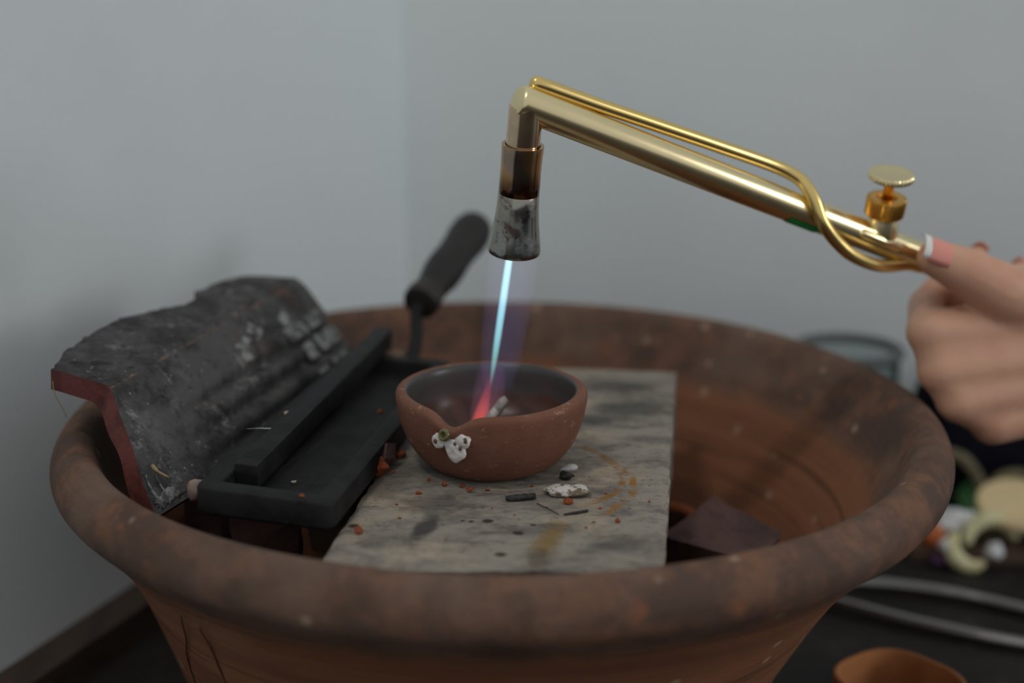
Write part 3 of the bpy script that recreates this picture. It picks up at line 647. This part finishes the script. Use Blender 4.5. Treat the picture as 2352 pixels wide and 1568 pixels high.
rr = [(rrect(.12, .12, TW-.12, TL-.12, .4), -TH), (rrect(.02, .02, TW-.02, TL-.02, .45), -TH+.12), (rrect(0, 0, TW, TL, .45), -.1), (rrect(.03, .03, TW-.03, TL-.03, .45), -.03), (rrect(.09, .09, TW-.09, TL-.09, .4), 0),
      (rrect(TR-.05, TR-.05, TW-TR+.05, TL-TR+.05, .12), 0), (rrect(TR, TR, TW-TR, TL-TR, .1), -.05), (rrect(TR+.06, TR+.06, TW-TR-.06, TL-TR-.06, .1), -.68), (rrect(TR+.2, TR+.2, TW-TR-.2, TL-TR-.2, .1), -.74)]
v, f = rings(rr); put('tray', v, f, M['iron'], mould, sharp=35)
# socket and rod at the back of the tray
rod = [T(2.9, TL-.4, -.45), T(2.95, TL+.6, -.35), T(3.0, TL+1.4, .25), T(2.95, TL+2.1, 1.2), T(2.9, TL+2.9, 1.9), T(2.95, TL+3.6, 2.2)]
hA = Vector((-3.98, 8.35, 17.15)); hB = Vector((-1.2, 15.7, 20.05)); hd = (hB-hA).normalized()
rod = [T(2.95, TL-.5, -.4), T(2.95, TL+.35, -.25), hA+Vector((-.05, -1.6, -1.25)), hA-hd*.35+Vector((0, 0, -.12)), hA+hd*.6]
v, f = tube(cr(rod, 8), .3, 16, True); put('handle_rod', v, f, M['iron'], mould)
v, f = lathe([(0, 0), (.6, 0), (.86, .08), (.92, .3), (.92, .7), (.86, .8), (.80, 1.2)], 32, hA, hd)
v2, f2 = lathe([(.80, 1.2), (.82, 1.8), (.98, 2.8), (1.0, 3.6), (.95, 4.4), (.98, 5.4), (1.08, 6.3), (1.08, 7.0), (.95, 7.6), (.6, 7.95), (0, 8.05)], 32, hA, hd)
wh = put('wooden_handle', v2, f2, M['char'], mould); put('ferrule', *join((v, f), lathe([(0, 1.2), (.8, 1.2)], 32, hA, hd)), M['ferrule'], wh, sharp=40)
# sliding bar lying in the tray and on the back wall of the tray
b0 = T(1.2, 1.75, -.20); b1 = T(1.42, TL+.9, .48); bx = (b1-b0).normalized(); by = (ex-bx*ex.dot(bx)).normalized(); bz = by.cross(bx)*-1
if bz.z < 0: bz = -bz
Rm = Matrix((by, bx, bz)).transposed()
v, f = box((b0+b1)/2+bz*.03, (.86, (b1-b0).length, .92), Rm, .06, 2); bar = put('mould_bar', v, f, M['iron'], sharp=35)
tag(bar, 'square black iron bar lying lengthwise in the ingot mould', 'bar')

# ------------------------------------------------------------------ broken tile
A = Vector((-14.48, -5.9, 17.39)); B = Vector((-9.59, 7.85, 18.52)); Dn = Vector((-12.55, -8.6, 13.85)); TP = Vector((-17.05, -4.82, 17.58))
u = (B-A).normalized(); LU = (B-A).length
vd = (Dn-A); vn = (vd-u*vd.dot(u)).normalized()
wd = (TP-A); wn = Vector((-.93, .32, .15)); wn = (wn-u*wn.dot(u)).normalized()
nf = u.cross(vn); nf = nf if nf.y < 0 else -nf           # outward normal of the front face
nt_ = u.cross(wn); nt_ = nt_ if nt_.z > 0 else -nt_      # outward normal of the flange
THK = .85
LV = 6.0
def backedge(s):                                         # width of the flange along the crease, 0..1
    P = [(0, 2.7), (.10, 3.2), (.24, 3.6), (.38, 3.65), (.50, 3.0), (.58, 2.55), (.66, 2.4), (.70, 2.9), (.79, 2.95), (.9, 2.45), (.965, 1.5), (1.0, .35)]
    for (a0, b0_), (a1, b1_) in zip(P, P[1:]):
        if a0 <= s <= a1: return b0_+(b1_-b0_)*(s-a0)/(a1-a0)
    return P[-1][1]
def u_left(v_):   # broken left end as a function of distance down the face (negative = flange)
    return (-.62*v_ if v_ > 0 else .42*v_*-1*-.0+.1*v_)+.22*mnoise.noise(Vector((v_*.9, 2, 1)))
skew = vd.dot(u)/((vd-u*vd.dot(u)).length)
ska = wd.dot(u)/((wd-u*wd.dot(u)).length)
nu_, nf_, nb_ = 70, 48, 22
rows = []
for i in range(nu_+1):
    s = i/nu_; row = []
    # flange from the back edge to the crease, then the front face
    bw = backedge(s)+.10*mnoise.noise(Vector((s*14, 3, 3)))+.12*mnoise.noise(Vector((s*45, 1, 7)))
    for j in range(nb_+1):
        wv = bw*(1-j/nb_); us = LU*s
        p = A+u*us+wn*wv+nt_*(.10*mnoise.noise(Vector((us*.5, wv*.5, 1)))-.02)
        if wv < .5: p -= (nt_+nf)*.5*(.5-wv)**2*.5
        row.append((p, nt_ if wv > .25 else (nt_+nf*(1-wv/.25)*.6).normalized()))
    for j in range(1, nf_+1):
        vv = (LV*s+4.95*(1-s))*j/nf_; us = LU*s+skew*vv*(1-s)+(-.02*vv*s)
        rid = 0
        if vv > 1.9: rid = .32*(.5+.5*math.sin((vv-1.9)*2*math.pi/1.05-1.5))**1.5*min(1, max(0, (us-1.0)/4.0))
        p = A+u*us+vn*vv-nf*(rid-.10*mnoise.noise(Vector((us*.4, vv*.5, 6))))
        if vv < .5: p -= (nt_+nf)*.5*(.5-vv)**2*.5
        row.append((p, nf))
    rows.append(row)
m_ = len(rows[0]); V, Fc, sl_ = [], [], []
for lay in (0, 1):
    for i, row in enumerate(rows):
        for j, (p, nn) in enumerate(row):
            ii = THK*(1+.12*mnoise.noise(p*.8))
            cw = max(0, 1-abs(j-nb_)/7)
            if lay: nn = (nn*(1-cw)+(nt_+nf).normalized()*cw).normalized(); ii *= 1+.3*cw
            V.append(p-nn*ii*lay)
N = len(rows)*m_
for lay in (0, 1):
    for i in range(nu_):
        for j in range(m_-1):
            Fc.append([lay*N+i*m_+j, lay*N+(i+1)*m_+j, lay*N+(i+1)*m_+j+1, lay*N+i*m_+j+1]); sl_.append(0)
for i in range(nu_):
    for j in (0, m_-1): Fc.append([i*m_+j, (i+1)*m_+j, N+(i+1)*m_+j, N+i*m_+j]); sl_.append(2 if j == 0 else 1)
for j in range(m_-1):
    for i in (0, nu_): Fc.append([i*m_+j, i*m_+j+1, N+i*m_+j+1, N+i*m_+j]); sl_.append(1 if i == 0 else 0)
tile = put('broken_tile', V, Fc, [M['soot'], M['red'], M['rust']], slots=sl_, sharp=50)
wa = tile.data.attributes.new('wear', 'FLOAT', 'POINT')
wv_ = []
for lay in (0, 1):
    for i in range(len(rows)):
        for j in range(m_): wv_.append(0.0 if lay else max(0, 1-abs(j-nb_)/2.2, .8*(1-j/2.0), .5*(1-i/3)))
wa.data.foreach_set('value', wv_)
tag(tile, 'sooty broken ridged clay tile with a red fractured edge leaning in the basin', 'tile')
# embossed blocks with ash near the right end
RmT = Matrix((u, vn, nf)).transposed()
for us, vv, su, sv in ((LU-2.9, 2.0, 1.5, .62), (LU-1.0, 1.95, 1.5, .62), (LU-2.9, 3.1, .7, .75), (LU-1.15, 3.05, 1.7, .8), (LU-3.0, 4.15, .9, .2), (LU-3.0, 4.5, .9, .2), (LU-2.65, 4.3, .2, .5), (LU-1.3, 4.2, 1.3, .4), (LU-4.0, 5.0, .8, .3), (LU-4.2, 5.45, .8, .22)):
    v, f = box(A+u*(us-.02*vv)+vn*vv-nf*.05, (su*1.06, sv*1.12, .16), RmT, .03, 1); o = put('embossed_block', v, f, M['ash'], tile, sharp=40)
for us, vv, a_, b_ in ((LU*.52, 1.4, .75, .5), (LU*.63, 1.1, .5, .42), (LU*.79, 1.05, .45, .6)):
    v, f = blob(A+u*us+vn*vv+nf*.0, (a_, b_, .035), int(us*7), RmT, 3, .45); put('ash_smear', v, f, M['ash'], tile)
for du, v0_, v1_, r_ in ((.35, 3.5, 4.75, .10), (.85, 3.7, 4.8, .07)):
    P = [A+u*(skew*vv+du+.12*math.sin(vv*3))+vn*vv+nf*.0 for vv in [v0_+(v1_-v0_)*k/8 for k in range(9)]]
    v, f = tube(P, [r_*(.25+.75*k/8) for k in range(9)], 8, True, True); put('lime_drip', v, f, M['ash'], tile)
v, f = blob(A+u*(skew*4.7+.9)+vn*4.62, (.75, .28, .06), 77, RmT, 3, .4); put('lime_drip', v, f, M['ash'], tile)
# dried straw on the tile tip
v, f = tube(cr([TP+Vector((.05, -.15, -.25)), TP+Vector((.12, -.25, -.8)), TP+Vector((.35, -.3, -1.3)), TP+Vector((.5, -.3, -1.7))], 4), .022, 6); o = put('dry_fibre', v, f, M['straw']); tag(o, 'thin brown fibre hanging from the broken tile tip', 'fibre')
q = Dn-vn*1.0+u*1.1+nf*.12
v, f = tube(cr([q, q+Vector((.25, -.2, -.15)), q+Vector((.7, -.35, -.35))], 4), [.08]*4+[.05]*4+[.02], 6); o = put('straw_bit', v, f, M['straw']); tag(o, 'short tan straw bit stuck on the sooty tile face', 'straw')

# ------------------------------------------------------------------ fragments in the basin
def frag(name, c, s, seed, mat, label, cat, R=None, rz=0, jit=.18):
    v, f = chunk(c, s, seed, rz, jit, R); o = put(name, v, f, M[mat], sharp=40); return tag(o, label, cat)
frag('brick_fragment', (-8.6, -7.4, 10.9), (2.2, 2.2, 2.6), 4, 'brick', 'reddish brick fragment propping up the ingot mould', 'brick', rz=15)
frag('brick_fragment', (-6.6, -.5, 9.0), (2.0, 5, 4.6), 6, 'firebrick', 'brick piece hidden below the middle of the ingot mould', 'brick', rz=-10, jit=.08)
frag('brick_fragment', (9.6, -1.6, 5.4), (3.4, 3.0, 3.8), 12, 'brick', 'purplish brown brick chunk lying deep beside the grey slab', 'brick', R=rot(10, 8, -35))
sh = empty('clay_shard', (8.5, 3, 5.0)); tag(sh, 'dark clay shard with an orange broken top edge beside the slab', 'shard')
P = cr([(7.95, 4.0, 8.45), (8.6, 3.4, 8.45), (8.9, 2.4, 8.4), (9.1, 1.7, 8.3)], 4); V, Fc = [], []
for p in P: V += [p+Vector((-.2, -.2, 0)), p+Vector((.2, .2, 0)), p+Vector((.1, .2, -3.4)), p+Vector((-.3, -.2, -3.4))]
for i in range(len(P)-1):
    for k in range(4): Fc.append([i*4+k, i*4+(k+1) % 4, i*4+4+(k+1) % 4, i*4+4+k])
Fc += [[0, 1, 2, 3], [len(V)-4, len(V)-3, len(V)-2, len(V)-1]]
put('shard_body', V, Fc, M['brick'], sh, sharp=40)
v, f = tube(P, .3, 8, True, True); v = [p+Vector((0, 0, .08*mnoise.noise(p*2))) for p in v]; put('broken_edge', v, f, M['orange'], sh)
frag('rubble_chunk', (-11.2, -2.2, 9.2), (1.8, 4.6, 2.9), 15, 'brick', 'dark rubble piece wedged under the broken tile', 'rubble', rz=-18, jit=.1)
v, f = rock((-10.75, -8.7, 13.9), (.36, .32, .42), 3, 3, .15); o = put('pebble', v, f, M['pebble']); tag(o, 'pale pink pebble wedged between mould corner and broken tile', 'pebble')

# ------------------------------------------------------------------ crumbs and flakes
def crumb(c, s, seed, mat='crumb'):
    return rock(c, (s, s*random.uniform(.7, 1.1), s*random.uniform(.5, .8)), seed, 1, .35, rot(random.uniform(-20, 20), random.uniform(-20, 20), random.uniform(0, 180)))
CR = [(-5.25, -8.75, .2, 'orange clay crumb at the slab edge below the mould corner'), (-4.66, -11.7, .2, 'orange clay crumb alone on the slab near the basin rim'), (-2.86, -8.22, .14, 'orange clay crumb on the dark scorch before the crucible'),
      (-1.04, -8.05, .16, 'larger orange clay crumb just in front of the crucible foot'), (2.5, -9.13, .19, 'reddish clay crumb touching the dirty white flake'), (4.12, -10.74, .14, 'orange clay crumb outside the brown ring stains on the slab'),
      (-3.87, -4.34, .26, 'dark brown clay crumb between the mould and the crucible'), (-2.0, -7.4, .14, 'clay crumb tucked against the crucible side facing the mould')]
for X, Y, s in [(-1.33, -7.5, .13), (1.24, -7.46, .08), (-3.38, -10.44, .07), (1.72, -9.46, .06), (-.4, -7.85, .09), (3.6, -9.6, .07), (3.0, -11.3, .07), (-4.0, -6.0, .1), (4.5, -3.6, .07), (-2.6, -6.9, .09), (-.2, -9.6, .05), (.6, -10.2, .05), (-1.6, -10.0, .05), (-3.6, -9.2, .06), (3.9, -8.2, .05), (5.4, -9.0, .06)]: CR.append((X, Y, s, None))
for k, (X, Y, s, lb) in enumerate(CR):
    v, f = crumb((X, Y, ST-.05), s, k+2); o = put('clay_crumb', v, f, M['crumb'], smooth=False)
    tag(o, lb or 'tiny grain of orange clay grit scattered on the grey slab', 'crumb', None if lb else 'clay grit on the slab')
v, f = chunk((-4.72, -6.55, ST-.03), (.75, .3, .55), 31, 20, .3, rot(25, 10, 35)); o = put('clay_chip', v, f, M['crumb'], smooth=False); tag(o, 'triangular orange clay chip on the slab beside the mould', 'chip')
v, f = chunk((-4.25, -5.8, ST-.03), (.6, .4, .62), 36, 0, .3, rot(-15, 20, 70)); o = put('clay_chip', v, f, M['brick'], smooth=False); tag(o, 'darker brown clay chip behind the orange chip beside the mould', 'chip')
v, f = rock((2.55, -6.75, ST-.04), (.26, .2, .16), 41, 2, .35); o = put('cinder', v, f, M['charcoal']); tag(o, 'small black cinder beside the milky glass drop', 'cinder')
# milky drop-shaped flake
V, Fc = [], []; n_ = 20
dr = [(0, 0), (.12, .07), (.26, .16), (.42, .22), (.58, .22), (.72, .15), (.8, 0)]
v, f = lathe([(r, h) for h, r in dr], 18, (2.25, -6.25, ST+.22), Vector((.93, .28, .12))); v = [Vector((p.x, p.y, ST+.1+(p.z-ST-.12)*.6)) for p in v]
o = put('glass_drop', v, f, M['milky']); tag(o, 'milky white drop-shaped glass flake beside the crucible', 'flake')
v, f = rock((2.45, -8.3, ST-.06), (.78, .42, .2), 52, 3, .22, rot(z=-8)); o = put('flux_flake', v, f, M['dirty']); tag(o, 'dirty white crusty flake on the slab in front of the drop', 'flake')
v, f = tube(cr([(.28, -8.95, ST+.1), (.8, -8.85, ST+.11), (1.34, -8.72, ST+.11)], 4), [.09, .12, .12, .13, .13, .13, .12, .12, .1], 9); v = [p+Vector((0, 0, .04*mnoise.noise(p*6))) for p in v]
o = put('charcoal_stick', v, f, M['charcoal']); tag(o, 'short thick grey charcoal stick on the slab', 'stick')
v, f = tube([(2.3, -10.2, ST+.01), (2.7, -10.1, ST+.03), (3.15, -9.9, ST+.03)], [.03, .06, .05], 7); o = put('wood_splinter', v, f, M['charcoal']); tag(o, 'thin dark splinter on the slab in front of the white flake', 'splinter')
v, f = tube([(1.38, -9.2, ST+.02), (1.75, -9.7, ST+.03), (2.12, -10.2, ST+.02)], .018, 6); o = put('fine_wire', v, f, M['charcoal']); tag(o, 'hair-thin dark wire on the slab by the charcoal stick', 'wire')
# crumbs on the mould
for nm, q, s, mt, lb in (('clay_crumb', T(3.75, .35, 0), .1, 'crumb', 'tiny orange crumb on the front rim of the mould'), ('pale_crumb', T(2.5, 3.0, -.74), .11, 'fleck', 'pale crumb on the floor of the mould channel'), ('clay_crumb', T(3.3, 11.3, -.74), .16, 'crumb', 'orange crumb deep inside the mould channel'),
                      ('pale_crumb', T(.4, 7.9, 0), .12, 'fleck', 'pinkish pale crumb on the side rim of the mould'), ('pale_crumb', T(.42, 11.2, 0), .08, 'fleck', 'tiny pale grit on the side rim near the tile')):
    v, f = crumb(tuple(q-Vector((0, 0, .03))), s, int(s*100)+int(q.y*3), mt); o = put(nm, v, f, M[mt], smooth=False); tag(o, lb, 'crumb')
q = T(.55, 5.9, .06)
v, f = tube(cr([q+Vector((-1.0, .05, .0)), q+Vector((-.5, 0, .04)), q+Vector((.35, -.05, .03))], 4), [.015]*4+[.03]*4+[.015], 6); o = put('silver_sliver', v, f, M['steel']); tag(o, 'thin shiny metal sliver across the mould rim', 'sliver')

# ------------------------------------------------------------------ things on the bench
# small dish
def dish_fn(r, h, t, i):
    k = 1+.05*math.cos(4*t+.6); return r*k, h+.05*math.cos(2*t)*(h/3)
v, f = lathe(smoothprof([(0, .05), (1.2, .03), (1.85, .25), (2.25, 1.0), (2.55, 2.0), (2.68, 2.75), (2.6, 2.9), (2.46, 2.85), (2.36, 2.4), (2.1, 1.4), (1.7, .75), (1.0, .55), (0, .5)], 3), 64, (17.3, -1.9, 0), (0, 0, 1), dish_fn)
o = put('clay_dish', v, f, M['dish']); tag(o, 'small empty tan clay dish on the bench beside the basin', 'dish')
# tongs: two steel arms joined at the far left end behind the basin
tg = empty('tongs', (22, 9, 0)); tag(tg, 'long steel tongs with two bowed arms lying on the bench', 'tongs')
v, f = tube(cr([(14.5, 13.1, .55), (18.2, 12.6, .55), (21.5, 12.2, .5), (24.5, 11.2, .45), (27.6, 9.4, .42), (31.5, 6.8, .4), (35, 4.2, .4)], 6), .33, 14, True, True); put('tong_arm', v, f, M['steel'], tg)
v, f = tube(cr([(14.5, 12.8, .55), (16.6, 11.0, .55), (18.6, 9.6, .5), (21.8, 7.7, .45), (26, 5.75, .42), (30.5, 4.5, .4), (35, 3.5, .4)], 6), .33, 14, True, True); put('tong_arm', v, f, M['steel'], tg)
v, f = lathe([(0, -.5), (.6, -.5), (.7, -.3), (.7, .3), (.55, .45), (0, .45)], 24, (14.5, 12.95, .55)); put('tong_pivot', v, f, M['steel'], tg, sharp=40)
# shallow wooden tray with dried things
wt = empty('wooden_tray', (31.5, 19, 0)); tag(wt, 'shallow dark wooden tray holding shells and leaves', 'tray')
v, f = box((31.5, 18.7, .25), (15.5, 6.0, .5), rot(z=-3), .1); put('tray_base', v, f, M['tray_wood'], wt, smooth=False)
for cy, hh in ((15.75, .9),):
    v, f = box((31.3, cy+.05, .75), (15.5, .35, .55), rot(z=-3), .08); put('tray_edge', v, f, M['tray_wood'], wt, smooth=False)
def disc(c, r, t, R):
    v, f = lathe([(0, -t/2), (r*.95, -t/2), (r, -t/4), (r, t/4), (r*.95, t/2), (0, t/2)], 40); return [R @ p+Vector(c) for p in v], f
v, f = disc((29.9, 17.2, 3.1), 2.35, .5, rot(16, -4, 0)); o = put('wood_slice', v, f, M['cream'], sharp=40); tag(o, 'round cream wood slice resting on green leaves', 'disc')
def leafmesh(c, L_, W2, R):
    V, Fc = [], []
    for i in range(7):
        t = i/6; wv = W2*math.sin(math.pi*min(1, t*.92+.05))**.8
        for k in (-1, 0, 1): V.append(R @ Vector((k*wv, t*L_, .25*L_*t*(1-t)*2+.12*abs(k)*wv))+Vector(c))
    for i in range(6):
        for k in range(2): Fc.append([i*3+k, i*3+k+1, i*3+k+4, i*3+k+3])
    n_ = len(V); V += [p-Vector((0, 0, .04)) for p in V]; Fc += [[q+n_ for q in g] for g in Fc]; return V, Fc
rl = random.Random(5)
for k in range(11):
    c = (25.6+rl.uniform(0, 4.0), 17.0+rl.uniform(0, 3.0), .7+rl.uniform(0, 1.2))
    v, f = leafmesh(c, rl.uniform(1.6, 2.6), rl.uniform(.45, .8), rot(rl.uniform(5, 45), rl.uniform(-20, 20), rl.uniform(-110, 60))); o = put('green_leaf', v, f, M['leaf']); tag(o, 'loose green leaf heaped on the wooden tray', 'leaf', 'green leaves on the tray')
# curved cream shell pieces
def crescent(c, R0, r, a0, a1, R, n=14):
    P = [R @ Vector((R0*math.cos(math.radians(a0+(a1-a0)*k/n)), R0*math.sin(math.radians(a0+(a1-a0)*k/n)), 0))+Vector(c) for k in range(n+1)]
    return tube(P, [r*(.45+.55*math.sin(math.pi*(k+.6)/(n+1.2))) for k in range(n+1)], 12, True, True)
v, f = crescent((27.9, 15.55, 1.5), 1.35, .5, 15, 175, rot(62, 0, 0)); o = put('curved_shell', v, f, M['shell']); tag(o, 'pale curved shell piece arching over the tray edge', 'shell')
v, f = crescent((26.6, 15.5, 1.1), 1.0, .5, 120, 300, rot(50, 0, 10)); o = put('curved_shell', v, f, M['shell']); tag(o, 'yellowish curved shell piece hanging over the tray edge', 'shell')
for c, s, lb, mt in (((27.85, 15.0, .72), (.5, .45, .5), 'round white bead inside the arch of the curved shell', 'white'), ((26.0, 16.7, 1.5), (.9, .7, .75), 'white lumpy shell heaped beside the green leaves', 'white'), ((26.9, 16.6, 1.9), (.7, .5, .5), 'smaller white shell lying on the heap by the wood slice', 'white'), ((25.4, 15.6, .9), (.45, .4, .4), 'little white shell at the tray corner', 'white'),
                     ((24.9, 16.6, .5), (1.0, .7, .9), 'orange dried peel at the tray end by the basin', 'peel'), ((30.5, 15.8, 1.0), (.6, .5, .5), 'purple petal clump at the tray edge', 'purple'), ((24.9, 15.4, .2), (.5, .35, .25), 'dark purple petal lying under the orange peel', 'purple')):
    v, f = rock((c[0], c[1], c[2]), s, int(c[0]*10), 3, .2); o = put({'white': 'white_shell', 'peel': 'dried_peel', 'purple': 'petal_clump'}[mt], v, f, M[mt]); tag(o, lb, {'white': 'shell', 'peel': 'peel', 'purple': 'petals'}[mt])
# navy cloth bag behind the tray, with two khaki rope handles
bag = empty('cloth_bag', (34, 24, 0)); tag(bag, 'dark navy cloth bag with khaki rope handles behind the tray', 'bag')
bmb = bmesh.new(); bmesh.ops.create_cube(bmb, size=1); bmesh.ops.subdivide_edges(bmb, edges=list(bmb.edges), cuts=9, use_grid_fill=True)
for q in bmb.verts:
    p = q.co.copy(); sph = p.normalized()*.62; p = p.lerp(sph, .35)
    p.z = p.z*(1+.18*math.sin(p.x*5)); wv = mnoise.noise(p*3+Vector((4, 4, 4)))*.06; p += p.normalized()*wv
    q.co = Vector((p.x*17, p.y*5.4, p.z*8.6))
mn = min(q.co.z for q in bmb.verts); bmb.verts.index_update()
Rb = rot(z=-18); V = [Rb @ Vector((q.co.x, q.co.y, 0))+Vector((34.2, 22.0, q.co.z-mn)) for q in bmb.verts]; Fc = [[q.index for q in g.verts] for g in bmb.faces]; bmb.free()
put('bag_body', V, Fc, M['navy'], bag)
for P in ([(25.2, 20.6, 3.4), (26.2, 20.4, 4.9), (27.2, 20.2, 5.05), (28.0, 19.9, 4.4), (28.6, 19.6, 3.2), (28.8, 19.5, 2.2)], [(28.9, 19.6, 2.6), (29.5, 19.8, 3.5), (30.4, 19.9, 3.95), (31.6, 19.7, 3.9), (32.8, 19.4, 3.2), (33.4, 19.3, 2.4)]):
    v, f = tube(cr(P, 6), .38, 12, True, True); put('rope_handle', v, f, M['khaki'], bag)
# glass jar
jr = empty('glass_jar', (20.6, 21.6, 0)); tag(jr, 'clear glass jar with a grey rim behind the basin', 'jar')
v, f = lathe(smoothprof([(0, .02), (2.6, .02), (2.95, .4), (3.05, 2), (3.05, 9), (3.0, 11.0), (2.75, 11.0), (2.8, 9), (2.8, 2), (2.6, .8), (0, .6)], 3), 48, (20.6, 21.6, 0)); put('jar_body', v, f, M['glass'], jr, sharp=40)
v, f = lathe([(2.98+.3*math.cos(t*math.pi/6), 11.25+.3*math.sin(t*math.pi/6)) for t in range(13)], 48, (20.6, 21.6, 0)); put('jar_rim', v, f, M['seal'], jr)
for o in D.objects:
    if '_o' in o: del o['_o']
